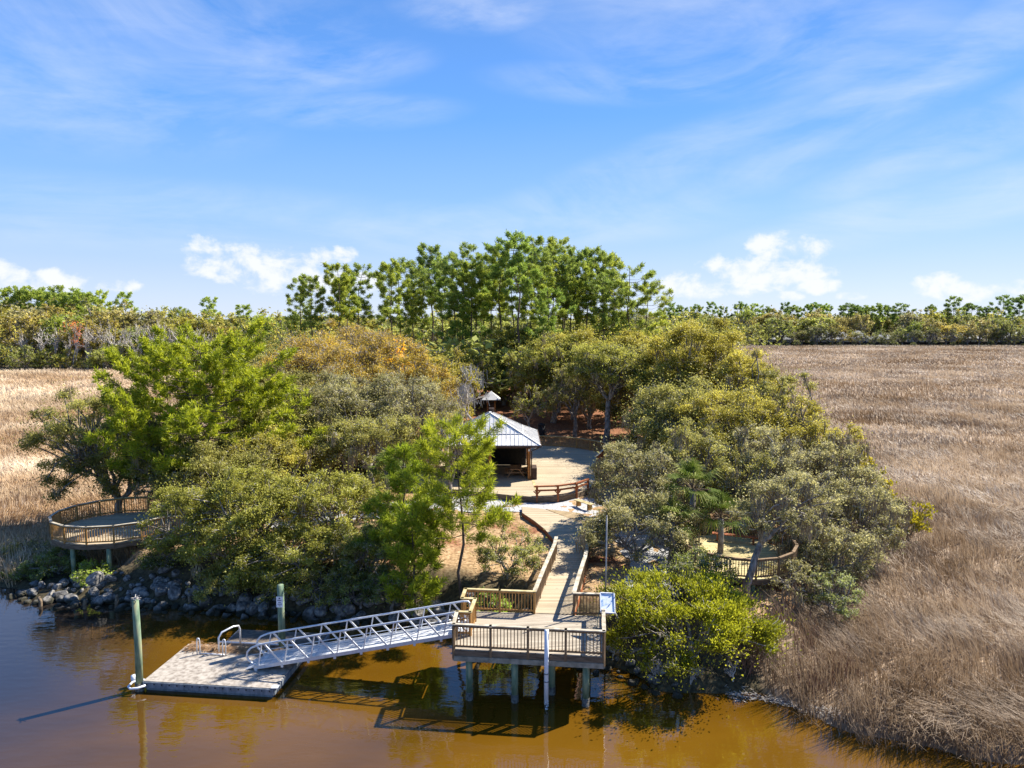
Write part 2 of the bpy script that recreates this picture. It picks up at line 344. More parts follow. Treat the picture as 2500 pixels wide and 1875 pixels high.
# gravel path lying on the island
def ribbon(pts, widths, z_off=.03, n=6):
    """sheet along a centre line that follows the ground"""
    P = []; 
    for i in range(len(pts)-1):
        for k in range(n): t = k/n; P.append([pts[i][j]*(1-t)+pts[i+1][j]*t for j in (0, 1)]+[widths[i]*(1-t)+widths[i+1]*t])
    P.append([*pts[-1], widths[-1]])
    mb = MB(); v = []; f = []; K = 7
    for i, (x, y, wd) in enumerate(P):
        a = P[max(i-1, 0)]; b = P[min(i+1, len(P)-1)]; dx, dy = b[0]-a[0], b[1]-a[1]; L = math.hypot(dx, dy); nx_, ny_ = -dy/L, dx/L
        wd *= 1+.08*math.sin(i*1.7)
        for k in range(K+1):
            s = (k/K-.5)*wd; px_, py_ = x+nx_*s, y+ny_*s; v.append((px_, py_, gz(px_, py_)+z_off))
    for i in range(len(P)-1):
        for k in range(K): f.append((i*(K+1)+k, (i+1)*(K+1)+k, (i+1)*(K+1)+k+1, i*(K+1)+k+1))
    return mb.add(v, f)
M['gravel'] = noise_mat('pale_gravel', (.27, .26, .25), (.40, .39, .38), 9, .95, 8, .6, c3=(.52, .51, .50))
gp = ribbon([(9, 49), (5, 53), (1, 54.2), (-5, 54), (-11, 52), (-16, 50), (-20, 49.5)], [7, 7, 5, 4.0, 4.0, 4.5, 3])
gp2 = ribbon([(-4, 55), (-8, 62), (-13, 69), (-18, 74), (-22, 78)], [3, 4, 4.5, 5, 4], .05)
gp3 = ribbon([(7.5, 50), (9, 44.5), (9, 40), (7.2, 36)], [4, 4.5, 4, 3], .045)
gp.v += []; o1 = len(gp.v)
gp.add(gp2.v, gp2.f).add(gp3.v, gp3.f)
tag(gp.build('gravel_path', M['gravel'], smooth=True), kind='structure')

# ------------------------------------------------------------------ timber structures
def railing(parent, pts, z, h=1.1, m_rail=None, m_cap=None, spacing=1.65, first=True, last=True, drop=.0, z_end=None, cap_w=.16):
    m_rail = m_rail or M['rail']; m_cap = m_cap or M['cap']
    # split long sides into bays
    P = [pts[0]]
    for p, q in zip(pts[:-1], pts[1:]):
        n = max(1, round(math.hypot(q[0]-p[0], q[1]-p[1])/spacing))
        P += [(p[0]+(q[0]-p[0])*k/n, p[1]+(q[1]-p[1])*k/n) for k in range(1, n+1)]
    tot = sum(math.hypot(q[0]-p[0], q[1]-p[1]) for p, q in zip(P[:-1], P[1:])); acc = 0; zs = [z]
    for p, q in zip(P[:-1], P[1:]):
        acc += math.hypot(q[0]-p[0], q[1]-p[1]); zs.append(z+((z_end if z_end is not None else z)-z)*acc/tot)
    closed = math.hypot(P[0][0]-P[-1][0], P[0][1]-P[-1][1]) < .01
    for i, (p, zz) in enumerate(zip(P, zs)):
        if (i == 0 and not first) or (i == len(P)-1 and (closed or not last)): continue
        a, b = P[max(i-1, 0)], P[min(i+1, len(P)-1)]
        MB().box((p[0], p[1], zz+(h-drop)/2-.06), (.10, .10, h-.06+drop), math.atan2(b[1]-a[1], b[0]-a[0])).build('railing_post', m_rail, parent)
    cap = MB(); low = MB(); low2 = MB()
    for (p, q, z0, z1) in zip(P[:-1], P[1:], zs[:-1], zs[1:]):
        d = Vector((q[0]-p[0], q[1]-p[1], 0)); L = d.length; d /= L; e = d*.055
        cap.bar((p[0]-e.x, p[1]-e.y, z0+h), (q[0]+e.x, q[1]+e.y, z1+h), cap_w, .042)
        low.bar((p[0]+e.x, p[1]+e.y, z0+h-.085), (q[0]-e.x, q[1]-e.y, z1+h-.085), .04, .09)
        low2.bar((p[0]+e.x, p[1]+e.y, z0+.13), (q[0]-e.x, q[1]-e.y, z1+.13), .04, .085)
        bl = MB(); n = max(1, int(L/.145))
        for k in range(1, n):
            t = k/n; x, y = p[0]+(q[0]-p[0])*t, p[1]+(q[1]-p[1])*t; zz = z0+(z1-z0)*t
            bl.box((x, y, zz+.55), (.036, .036, h-.27), math.atan2(d.y, d.x))
        if n > 1: bl.build('baluster_panel', m_rail, parent)
    cap.build('top_rail', m_cap, parent); low.build('upper_cross_rail', m_rail, parent); low2.build('lower_cross_rail', m_rail, parent)

# viewing platform over the water
PZ = 2.35
FL, FR, BR, BL = (-2.5, 29.3), (3.85, 28.6), (4.3, 32.62), (-2.25, 33.25)
NT = [(-2.46, 30.6), (-1.86, 30.54), (-1.72, 32.05), (-2.33, 32.11)]     # notch where the gangway lands
outline = [FL, FR, BR, BL, NT[3], NT[2], NT[1], NT[0]]
pf = empty('viewing_platform', (.8, 31, 0), 'square timber platform on round piles standing out over the brown water', 'platform')
MB().prism(outline, PZ-.045, PZ).build('decking', M['deck_old'], pf)
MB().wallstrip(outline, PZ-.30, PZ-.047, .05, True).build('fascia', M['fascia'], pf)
mb = MB()
for a, b in ((FL, FR), (FR, BR), (FL, NT[0]), (BL, BR)): mb.wallstrip([a, b], PZ-.52, PZ-.302, .12)
mb.build('band_board', M['fascia_grey'], pf)
mb = MB()
for k in range(1, 9):
    t = k/9; mb.bar((FL[0]+(FR[0]-FL[0])*t, FL[1]+(FR[1]-FL[1])*t+.1, PZ-.17), (BL[0]+(BR[0]-BL[0])*t, BL[1]+(BR[1]-BL[1])*t-.1, PZ-.17), .06, .23)
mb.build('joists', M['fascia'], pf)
for (x, y) in [(-1.85, 29.45), (.12, 29.25), (3.15, 28.95), (-1.75, 32.9), (.4, 32.8), (3.6, 32.4), (1.75, 29.9)]:
    MB().tube([(x, y, -1.2), (x, y, .35)], [.17, .165], 12).build('barnacled_pile_foot', M['pile_old'], pf, True)
    MB().tube([(x, y, .35), (x, y, PZ-.52)], .15, 12).build('pile', M['pile'], pf, True)
def inset(p): 
    cx, cy = .85, 30.9; return (p[0]+(cx-p[0])*.006, p[1]+(cy-p[1])*.006)
railing(pf, [NT[0], FL, FR, (4.08, 30.6)], PZ, 1.1, M['rail'], M['cap'], 1.62, drop=.4)
railing(pf, [(4.08, 30.6), BR, (2.95, 32.72)], PZ, 1.1, M['rail'], M['cap'], 1.9, first=False, drop=.3)
railing(pf, [(1.07, 32.92), BL, NT[3], NT[2], NT[1], NT[0]], PZ, 1.1, M['rail_orange'], M['cap_yellow'], 1.7, last=False, drop=.1)

# boardwalk from the platform to the gravel yard
bw = empty('boardwalk', (3, 42, 0), 'curving plank boardwalk that leads from the platform back to the gravel yard', 'boardwalk')
left = [(1.08, 33.0), (1.75, 36.6), (2.5, 40.4), (2.72, 42.5), (2.62, 44.6), (2.2, 46.6), (1.55, 48.6), (.75, 50.6), (.75, 52.3)]
right = [(2.4, 51.6), (4.0, 49.3), (5.1, 47.4), (5.05, 44.9), (4.75, 42.4), (4.05, 38.2), (2.96, 32.85)]
MB().prism(left+right, PZ-.04, PZ+.004).build('decking', M['deck'], bw)
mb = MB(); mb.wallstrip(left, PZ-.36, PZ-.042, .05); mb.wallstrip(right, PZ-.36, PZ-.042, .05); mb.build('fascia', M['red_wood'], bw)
MB().prism([(5.12, 47.45), (5.75, 49.2), (4.9, 50.6), (2.5, 51.65), (4.02, 49.35)], PZ-.04, PZ+.001).build('corner_decking', M['deck_diag'], bw)
railing(bw, left[:3]+[(2.66, 41.6)], PZ, 1.08, M['rail'], M['cap'], 1.75, first=False, z_end=PZ-.05, cap_w=.2)
railing(bw, [(2.96, 32.85), (3.5, 35.6), (4.05, 38.2), (4.75, 42.4), (4.98, 44.2)], PZ, 1.08, M['rail'], M['cap'], 1.75, first=False, z_end=PZ-.1, cap_w=.2)
for (x, y) in [(1.4, 35.5), (3.3, 35.2), (2.2, 39.4), (4.1, 39.3)]: MB().tube([(x, y, gz(x, y)-.2), (x, y, PZ-.05)], .1, 8).build('support_post', M['pile'], bw, True)

# pavilion deck
DZ = 2.55
pd = empty('pavilion_deck', (2, 66, 0), 'broad rounded timber deck that spreads around the metal roofed pavilion', 'deck')
dk = [(-6.5, 57.6), (-4, 56.6), (-2, 55.8), (0, 54.95), (1.9, 54.45), (3.6, 54.7), (5.1, 55.6), (6.3, 57.2), (7.0, 59.6), (7.5, 62.2), (7.9, 65.2), (8.9, 68.4), (9.85, 71.4),
      (9.3, 72.6), (8.2, 73.9), (6.9, 75.2), (5.2, 76.1), (3.2, 76.5), (.5, 76.5), (-6.8, 76.5), (-7.5, 70), (-7.4, 60)]
MB().prism(dk, DZ-.05, DZ).build('decking', M['deck'], pd)
MB().wallstrip(dk, DZ-.46, DZ-.052, .06, True).build('fascia', M['fascia'], pd)
MB().bar((2.05, 55.2, DZ+.006), (1.75, 61.0, DZ+.006), .22, .01).build('trim_board', M['cap_yellow'], pd)
railing(pd, dk[12:19], DZ, 1.12, M['rail_orange'], M['cap_yellow'], 2.0)
railing(pd, [(9.82, 71.4), (8.9, 68.4), (7.9, 65.2)], DZ, 1.12, M['red_wood'], M['cap'], 2.0, first=False)

# slatted back rail seat along the front of the deck
bn = empty('backed_bench', (3.4, 55.1, DZ), 'long red stained bench with two rail back curving along the deck front', 'bench')
bp_ = [(1.95, 54.5), (3.6, 54.72), (5.15, 55.62), (6.2, 57.0)]
mb1, mb2, st = MB(), MB(), MB()
for (x, y) in bp_: MB().box((x, y, 2.72), (.15, .15, 1.42), .25).build('bench_post', M['red_wood'], bn); 
for p, q in zip(bp_[:-1], bp_[1:]):
    d = Vector((q[0]-p[0], q[1]-p[1], 0)).normalized()*.22; nrm = Vector((-d.y, d.x, 0)).normalized()
    mb1.bar((p[0]-d.x, p[1]-d.y, 3.36), (q[0]+d.x*.2, q[1]+d.y*.2, 3.36), .2, .1)
    mb2.bar((p[0]-d.x*.7, p[1]-d.y*.7, 3.03), (q[0]+d.x*.2, q[1]+d.y*.2, 3.03), .12, .12)
    o = nrm*.28; st.bar((p[0]+o.x, p[1]+o.y, 2.98), (q[0]+o.x, q[1]+o.y, 2.98), .36, .05)
    for c in (p,): 
        for s in (-1, 1): mb2.bar((c[0]+d.x*s*1.2, c[1]+d.y*s*1.2, 2.99), (c[0], c[1], 2.72), .08, .08)
mb1.build('upper_back_rail', M['red_wood'], bn); mb2.build('lower_back_rail', M['red_wood'], bn); st.build('seat', M['deck'], bn)

# yellow plank bench on the gravel
x, y = at(1426, 1226, 2.55)
b2 = empty('plank_bench', (x, y, 2.1), 'pale yellow plank bench on the gravel beside the boardwalk', 'bench')
a = -.95; d = Vector((math.cos(a), math.sin(a), 0)); e = Vector((-d.y, d.x, 0))
for k in (-1, 0, 1):
    o = e*.16*k; MB().bar(Vector((x, y, 2.56))+o-d*.95, Vector((x, y, 2.56))+o+d*.95, .145, .05).build('seat_plank', M['cap_yellow'], b2)
for s in (-1, 1):
    c = Vector((x, y, 0))+d*.62*s; MB().box((c.x, c.y, 2.31), (.1, .42, .44), a).build('leg', M['rail_orange'], b2)

# pavilion
pv = empty('pavilion', (-1.9, 63.5, DZ), 'open timber pavilion with a pale ribbed metal hip roof', 'pavilion')
rx0, rx1, ry0, ry1, ez, bz, tz = -6.25, 2.42, 59.5, 67.6, 5.70, 6.42, 8.0
bi = 1.45   # set back of the break line
rA = [(rx0, ry0, ez), (rx1, ry0, ez), (rx1, ry1, ez), (rx0, ry1, ez)]
rB = [(rx0+bi, ry0+bi, bz), (rx1-bi, ry0+bi, bz), (rx1-bi, ry1-bi, bz), (rx0+bi, ry1-bi, bz)]
ri0, ri1 = (-1.95, 63.0, tz), (-1.95, 64.2, tz)
mb = MB(); mb.add(rA+rB+[ri0, ri1], [(0, 1, 5, 4), (1, 2, 6, 5), (2, 3, 7, 6), (3, 0, 4, 7), (4, 5, 8), (5, 6, 9, 8), (6, 7, 9), (7, 4, 8, 9)])
mb.add([(p[0], p[1], p[2]-.12) for p in rA], [(3, 2, 1, 0)])
for i in range(4):
    p, q = rA[i], rA[(i+1) % 4]; mb.add([p, q, (q[0], q[1], ez-.12), (p[0], p[1], ez-.12)], [(0, 3, 2, 1)])
roof = mb.build('roof', M['roof'], pv)
seam = MB()
def roof_z(x, y):
    d = min(x-rx0, rx1-x, y-ry0, ry1-y)
    if d < bi: return ez+(bz-ez)*d/bi
    return bz+(tz-bz)*min(1, (d-bi)/(2.9 if True else 1))
def seam_line(p, q, lift=.02):
    n = 8; pts = []
    seam.bar(p, q, .026, .034)
for k in range(1, 24):    # front and back faces
    x = rx0+(rx1-rx0)*k/24
    for (yy, s, rr) in ((ry0, 1, ri0), (ry1, -1, ri1)):
        d1 = min(bi, x-rx0, rx1-x); seam_line((x, yy, ez+.02), (x, yy+s*d1, ez+(bz-ez)*d1/bi+.02))
        if d1 >= bi-1e-6:
            tx = (x-(rx0+bi))/(ri0[0]-rx0-bi) if x < ri0[0] else ((rx1-bi)-x)/((rx1-bi)-ri0[0]); tx = max(0, min(1, tx))
            y2 = yy+s*bi; y3 = rr[1]; seam_line((x, y2, bz+.02), (x, y2+(y3-y2)*tx, bz+(tz-bz)*tx+.02))
for k in range(1, 22):
    y = ry0+(ry1-ry0)*k/22
    for (xx, s) in ((rx0, 1), (rx1, -1)):
        d1 = min(bi, y-ry0, ry1-y); seam_line((xx, y, ez+.02), (xx+s*d1, y, ez+(bz-ez)*d1/bi+.02))
        if d1 >= bi-1e-6:
            ty = 1.0
            if y < ri0[1]: ty = (y-(ry0+bi))/(ri0[1]-ry0-bi)
            if y > ri1[1]: ty = ((ry1-bi)-y)/((ry1-bi)-ri1[1])
            x2 = xx+s*bi; seam_line((x2, y, bz+.02), (x2+(ri0[0]-x2)*ty, y, bz+(tz-bz)*ty+.02))
seam.build('standing_seams', M['roof'], pv)
mb = MB()
for a_, b_, c_ in ((rA[0], rB[0], ri0), (rA[1], rB[1], ri0), (rA[2], rB[2], ri1), (rA[3], rB[3], ri1)):
    mb.bar((a_[0], a_[1], a_[2]+.03), (b_[0], b_[1], b_[2]+.03), .14, .04); mb.bar((b_[0], b_[1], b_[2]+.035), (c_[0], c_[1], c_[2]+.035), .14, .04)
for i in range(4): p, q = rB[i], rB[(i+1) % 4]; mb.bar((p[0], p[1], p[2]+.03), (q[0], q[1], q[2]+.03), .1, .05)
mb.bar((ri0[0], ri0[1]-.1, tz+.04), (ri1[0], ri1[1]+.1, tz+.04), .2, .05)
mb.build('ridge_cap', M['roof'], pv)
MB().box((-1.85, 63.9, tz+.16), (.45, .45, .34)).build('vent', M['dark_wood'], pv)
wx0, wx1, wy0, wy1 = -5.3, 1.48, 60.35, 66.7
for (x, y) in ((wx0, wy0), (wx1, wy0), (wx1, wy1), (wx0, wy1), (-1.9, wy0), (wx1, 63.5)):
    MB().box((x, y, (DZ+ez-.35)/2), (.24, .24, ez-.35-DZ)).build('corner_post', M['post_wood'], pv)
mb = MB()
for p, q in (((wx0, wy0), (wx1, wy0)), ((wx1, wy0), (wx1, wy1)), ((wx0, wy1), (wx1, wy1)), ((wx0, wy0), (wx0, wy1))): mb.bar((*p, ez-.24), (*q, ez-.24), .26, .3)
mb.build('eave_beam', M['dark_wood'], pv)
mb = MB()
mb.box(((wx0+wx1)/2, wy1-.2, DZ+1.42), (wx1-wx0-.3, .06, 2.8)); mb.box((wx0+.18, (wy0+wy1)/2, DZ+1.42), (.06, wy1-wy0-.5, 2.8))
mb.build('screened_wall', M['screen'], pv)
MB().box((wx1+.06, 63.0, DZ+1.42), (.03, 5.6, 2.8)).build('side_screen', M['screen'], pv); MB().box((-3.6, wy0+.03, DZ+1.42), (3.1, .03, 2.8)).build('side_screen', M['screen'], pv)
MB().box((wx1+.42, 61.1, DZ+.5), (.5, 1.5, 1.0)).build('half_wall', M['dark_wood'], pv)
MB().tube([(wx1+.95, wy0-.75, ez-.1), (wx1+.7, wy0-.6, ez-.3), (wx1+.2, wy0-.12, ez-.62), (wx1+.2, wy0-.12, DZ+.05)], .05, 8).build('downspout', M['dark_wood'], pv, True)
MB().box((wx1-.02, wy0-.17, DZ+2.62), (.14, .1, .2)).build('wall_lamp', M['white'], pv)
mb = MB(); mb.wallstrip([(rx0+.02, ry0-.05), (rx1+.05, ry0-.05)], ez-.17, ez-.04, .09); mb.wallstrip([(rx1+.05, ry0), (rx1+.05, ry1)], ez-.17, ez-.04, .09); mb.build('gutter', M['dark_wood'], pv)

# picnic table inside
pt = empty('picnic_table', (.35, 61.9, DZ), 'brown picnic table under the pavilion roof by the corner post', 'table')
MB().box((.35, 61.9, DZ+.76), (1.0, 1.9, .05)).build('tabletop', M['table'], pt)
for s in (-1, 1): MB().box((.35+s*.8, 61.9, DZ+.45), (.3, 1.9, .05)).build('seat', M['table'], pt)
for s in (-1, 1):
    mb = MB(); yy = 61.9+s*.65
    mb.bar((.35-.75, yy, DZ+.02), (.35-.25, yy, DZ+.73), .06, .1); mb.bar((.35+.75, yy, DZ+.02), (.35+.25, yy, DZ+.73), .06, .1); mb.bar((.35-.9, yy+.045, DZ+.4), (.35+.9, yy+.045, DZ+.4), .03, .1)
    mb.build('leg', M['table'], pt)
# dark bin by the deck rail
x, y = at(1322, 1058, 2.55)
MBn = empty('trash_bin', (x, y, 2.1), 'tall black litter bin behind the deck rail under the trees', 'bin')
MB().tube([(x, y, 2.05), (x, y, 3.55)], [.42, .46], 14).build('bin_body', M['fence_dark'], MBn, True)
MB().tube([(x, y, 3.55), (x, y, 3.62), (x, y, 3.78)], [.5, .5, .18], 14).build('lid', M['fence_dark'], MBn, True)

# small kiosk behind the pavilion
kx, ky = -2.95, 100.0
kk = empty('roofed_kiosk', (kx, ky, 2.1), 'little hip roofed kiosk on one post showing above the pavilion ridge', 'kiosk')
kz0, kz1 = zat(974, ky), zat(956, ky)
mb = MB(); r_ = 1.3
mb.add([(kx-r_, ky-r_, kz0), (kx+r_, ky-r_, kz0), (kx+r_, ky+r_, kz0), (kx-r_, ky+r_, kz0), (kx, ky, kz1+.1)], [(0, 1, 4), (1, 2, 4), (2, 3, 4), (3, 0, 4), (3, 2, 1, 0)])
mb.build('roof', M['roof'], kk)
MB().box((kx, ky, kz0-.12), (1.9, 1.9, .2)).build('eave_board', M['dark_wood'], kk)
MB().box((kx+.5, ky, (2.0+kz0)/2), (.22, .22, kz0-2.0)).build('post', M['post_wood'], kk)
MB().box((kx-.5, ky, (2.0+kz0)/2), (.22, .22, kz0-2.0)).build('post', M['post_wood'], kk)
MB().box((kx, ky, 3.9), (1.0, .08, 1.0)).build('notice_board', M['dark_wood'], kk)

# ------------------------------------------------------------------ gangway, floating dock, piles
gw = empty('gangway', (-6.9, 31.3, 0), 'silver aluminium truss gangway sloping down from the platform to the dock', 'gangway')
g0, g1 = Vector((-11.65, 31.62, .60)), Vector((-1.95, 31.28, PZ+.03))
gd = (g1-g0); gl = gd.length; gu = gd.normalized(); gs = Vector((gu.y, -gu.x, 0)).normalized()   # gs points to the near side
gup = gs.cross(gu); gup = gup if gup.z > 0 else -gup
hw = .58
def G(t, s, h): return g0+gd*t+gs*s*hw+Vector((0, 0, 1))*h
MB().bar(g0+Vector((0, 0, .0)), g1, 1.06, .05).build('walkway', M['alu_deck'], gw)
NP = 8
for s in (1, -1):
    ch = MB(); ch.bar(G(-.01, s, .02), G(1, s, .02), .06, .16)
    for k in range(NP+1): ch.box(G(min(1, k/NP), s*.99, -.1), (.11, .09, .12))
    ch.build('bottom_chord', M['alu'], gw)
    H_ = 1.08
    top = [G(.012, s, .08), G(-.012, s, .2), G(-.034, s, .42), G(-.042, s, .62), G(-.038, s, .82), G(-.02, s, .98), G(.012, s, H_-.02), G(.05, s, H_)]
    top += [G(t, s, H_) for t in (.25, .5, .75, .965)]+[G(.99, s, H_-.05), G(1.0, s, H_-.18), G(1.0, s, .7 if s < 0 else .75)]
    MB().tube(top, .045, 8).build('handrail', M['alu'], gw, True)
    web = MB()
    for k in range(NP):
        tb, tt, tn = k/NP+.012, (k+.24)/NP, (k+1)/NP-.004
        web.bar(G(tb, s, .08), G(tt, s, H_-.03), .05, .065); web.bar(G(tt+.012, s, H_-.03), G(tn, s, .08), .05, .07)
    web.build('web_bars', M['alu'], gw)
    mr_ = MB(); mr_.tube([G(-.02, s*.94, .30), G(1, s*.94, .30)], .018, 6); mr_.tube([G(-.03, s*.94, .62), G(1, s*.94, .62)], .018, 6); mr_.build('mid_rail', M['alu'], gw, True)
MB().bar(G(-.075, 0, -.085), G(0, 0, .03), 1.0, .02).build('hinged_flap', M['alu'], gw)

dk_ = empty('floating_dock', (-13.2, 31.5, 0), 'square concrete floating dock at the foot of the gangway', 'dock')
DT = .46
dq = [(-16.35, 30.15), (-10.35, 29.5), (-9.95, 33.1), (-15.95, 33.75)]
MB().prism(dq, DT-.07, DT).build('deck_slab', M['dock_top'], dk_)
ins = [(-16.27, 30.23), (-10.43, 29.6), (-10.05, 33.0), (-15.87, 33.65)]
MB().prism(ins, -.35, DT-.072).build('float', M['dock_side'], dk_)
mb = MB(); mb.wallstrip(dq, .16, DT-.03, .09, True); mb.build('waler', M['dock_side'], dk_)
mb = MB()
for k in range(17):
    t = (k+.5)/17; mb.box((dq[0][0]+(dq[1][0]-dq[0][0])*t, dq[0][1]+(dq[1][1]-dq[0][1])*t-.052, .34), (.05, .03, .05))
mb.build('bolt_row', M['fence_dark'], dk_)
MB().tube([(-16.2, 30.05, .30), (-16.45, 29.85, .28), (-16.75, 29.8, .27), (-16.95, 30.0, .27), (-16.95, 30.35, .28), (-16.6, 30.5, .32), (-16.2, 30.4, .33)], .05, 8).build('pile_hoop', M['white'], dk_, True)
MB().tube([(-16.98, 30.55, .22), (-16.98, 30.55, .50)], .13, 10).build('roller', M['white'], dk_, True)
MB().box((-10.32, 29.62, DT+.012), (.3, .3, .02)).build('corner_plate', M['alu'], dk_)
def hoop(x, y, w_, h_, ang, name='grab_rail', r=.03):
    c, s = math.cos(ang), math.sin(ang)
    P = [(-w_/2, 0), (-w_/2, h_*.75), (-w_/2+w_*.12, h_*.93), (-w_/2+w_*.3, h_), (w_/2-w_*.3, h_), (w_/2-w_*.12, h_*.93), (w_/2, h_*.75), (w_/2, 0)]
    MB().tube([(x+u*c, y+u*s, DT+h) for u, h in P], r, 8).build(name, M['alu'], dk_, True)
hx, hy = at(485, 1597, DT); hoop(hx, hy, .14, .78, 0)
hx2, hy2 = at(548, 1601, DT); hoop(hx2, hy2, .14, .80, 0)
MB().tube([(hx, hy, DT+.05), (hx2, hy2, DT+.05)], .03, 8).build('base_rail', M['alu'], dk_, True)
hx, hy = at(535, 1594, DT)
MB().tube([(hx, hy, DT), (hx, hy, DT+.75), (hx+.12, hy+.1, DT+.98), (hx+.45, hy+.65, DT+1.02), (hx+.62, hy+.9, DT+.95), (hx+.66, hy+.95, DT+.75), (hx+.66, hy+.95, DT+.02)], .045, 8).build('launch_handrail', M['alu'], dk_, True)

lr = empty('launch_raft', (-13, 34.9, 0), 'low grey launch raft floating behind the dock with a white bar', 'raft')
MB().prism([(-14.4, 34.3), (-9.5, 33.8), (-9.4, 35.3), (-14.3, 35.8)], -.15, .26).build('float', M['dock_side'], lr)
MB().prism([(-14.3, 34.38), (-9.6, 33.9), (-9.5, 35.2), (-14.2, 35.7)], .262, .30).build('tread', noise_mat('raft_tread', (.10, .085, .07), (.22, .17, .13), 4, .9), lr)
MB().tube([(-14.7, 34.2, .34), (-9.5, 33.68, .34)], .05, 8).build('edge_bar', M['alu'], lr, True)

# wrack of dead reeds lying on the back of the dock
rng = np.random.default_rng(5); n = 900
t = rng.uniform(0, 1, n); bx = -15.75+t*5.2+rng.normal(0, .1, n); by = 33.35-t*.55+rng.normal(0, .13, n)-.25*rng.random(n); bz_ = DT+.03+rng.random(n)**2*.22*(1.2-t)
an = rng.normal(.2, .7, n); L = rng.uniform(.12, .55, n)
U = np.stack([np.cos(an), np.sin(an), rng.normal(.1, .2, n)], -1)*L[:, None]; Wd = np.stack([-np.sin(an)*.016, np.cos(an)*.016, np.full(n, .008)], -1)
o = leaf_obj('dead_reeds', np.stack([bx, by, bz_], -1), U*.6, Wd, np.zeros(n), M['reed']); tag(o, 'heap of dead reddish reeds washed onto the back edge of the dock', 'reeds', kind='stuff')

px_, py_ = -16.55, 30.2
p1 = empty('mooring_pile', (px_, py_, 0), 'tall green mooring pile at the outer corner of the floating dock', 'pile')
ptop = zat(1466, py_)
MB().tube([(px_, py_, -1.2), (px_, py_, .35)], [.2, .19], 14).build('wet_foot', M['pile_old'], p1, True)
MB().tube([(px_, py_, .35), (px_+.02, py_, 2), (px_, py_, ptop)], [.155, .15, .14], 14).build('shaft', M['pile'], p1, True)
mb = MB(); rng = random.Random(4)
for k in range(14):
    a = rng.uniform(0, 2*PI); r1 = rng.uniform(.05, .2); z_ = ptop+.03+rng.random()*.08
    mb.tube([(px_-math.cos(a)*r1, py_-math.sin(a)*r1, z_), (px_+math.cos(a)*r1*1.6, py_+math.sin(a)*r1*1.6, z_+rng.uniform(-.03, .12))], .015, 4)
mb.build('nest_sticks', M['bark_pale'], p1)
x, y = -11.25, 33.45
p2 = empty('sign_pile', (x, y, 0), 'green mooring pile carrying a white notice behind the gangway', 'pile')
ptop = zat(1428, y)
MB().tube([(x, y, -1.2), (x, y, .35)], [.19, .18], 14).build('wet_foot', M['pile_old'], p2, True)
MB().tube([(x, y, .35), (x, y, ptop)], [.17, .155], 14).build('shaft', M['pile'], p2, True)
sz0, sz1 = zat(1483, y-.2), zat(1457, y-.2); sw = .31
sg = MB().box((x, y-.185, (sz0+sz1)/2), (sw, .02, sz1-sz0)).build('notice', M['white'], p2)
hS = sz1-sz0
mb = MB(); mb.box((x, y-.198, sz1-.11*hS-.02), (.07, .004, .07)); mb.build('symbol', M['ink'], p2)
for (rel, wd, hh) in ((.34, .2, .04), (.54, .13, .032), (.68, .21, .02), (.76, .19, .02), (.87, .09, .026)):
    mb = MB(); xx = x-wd/2
    rr = random.Random(int(rel*100))
    while xx < x+wd/2-.01:
        l = rr.uniform(.012, .034); mb.box((xx+l/2, y-.1975, sz1-rel*hS), (l*.8, .004, hh)); xx += l
    mb.build('lettering', M['ink'], p2)

# white pipe tide staff in front of the platform
x, y = 1.45, 28.72
ts = empty('tide_staff', (x, y, 0), 'white pipe standing upright against the front rail of the platform', 'pipe')
MB().tube([(x, y, .2), (x, y, PZ+1.1)], .095, 12).build('pipe', M['white'], ts, True)
MB().tube([(x, y, -.9), (x, y, .2)], .08, 12).build('worn_foot', M['pile_old'], ts, True)
mb = MB()
for z_ in (1.55, 1.2): mb.tube([(x, y, z_-.025), (x, y, z_+.025)], .112, 12)
mb.build('clamp', M['grey_metal'], ts, True)
mb = MB(); rr = random.Random(2)
for k in range(16): a = rr.uniform(PI, 2*PI); z_ = rr.uniform(-.15, .35); mb.box((x+math.cos(a)*.093, y+math.sin(a)*.093, z_), (.05, .02, .035), a+PI/2)
mb.build('barnacle_patches', M['white'], ts)

# reading panel on the right rail
x, y = 4.25, 31.05
ip = empty('interpretive_panel', (x, y, PZ+1.1), 'tilted blue and white reading panel fixed on the right rail of the platform', 'sign')
c = Vector((x+.07, y, PZ+1.30)); u = Vector((.31, -.04, 0)); v = Vector((.03, .38, .30))
pts = [c-u-v, c+u-v, c+u+v, c-u+v]; nn = u.cross(v).normalized()*.03
MB().add(pts+[p-nn for p in pts], [(0, 1, 2, 3), (7, 6, 5, 4), (0, 4, 5, 1), (1, 5, 6, 2), (2, 6, 7, 3), (3, 7, 4, 0)]).build('panel_face', M['sign_blue'], ip)
mb = MB()
for a_, b_ in zip(pts, pts[1:]+pts[:1]): mb.bar(a_+nn*.3, b_+nn*.3, .05, .06)
mb.build('frame', M['white'], ip)
for a_, b_ in (((x-.15, y+.1, PZ+1.12), c-u*.4-nn), ((x+.12, y+.1, PZ+1.12), c+u*.3-nn), (c+u-v*.9, c+u*1.42-v*1.25-Vector((0, 0, .12)))): MB().bar(a_, b_, .05, .05).build('bracket', M['grey_metal'], ip)
MB().tube([c-u-v*.6, c-u*1.35-v*.9-Vector((0, 0, .2)), c-u*1.55-v*1.2-Vector((0, 0, .6)), (x-.62, y-.45, PZ+.3)], .014, 6).build('cord', M['green_hose'], ip, True)

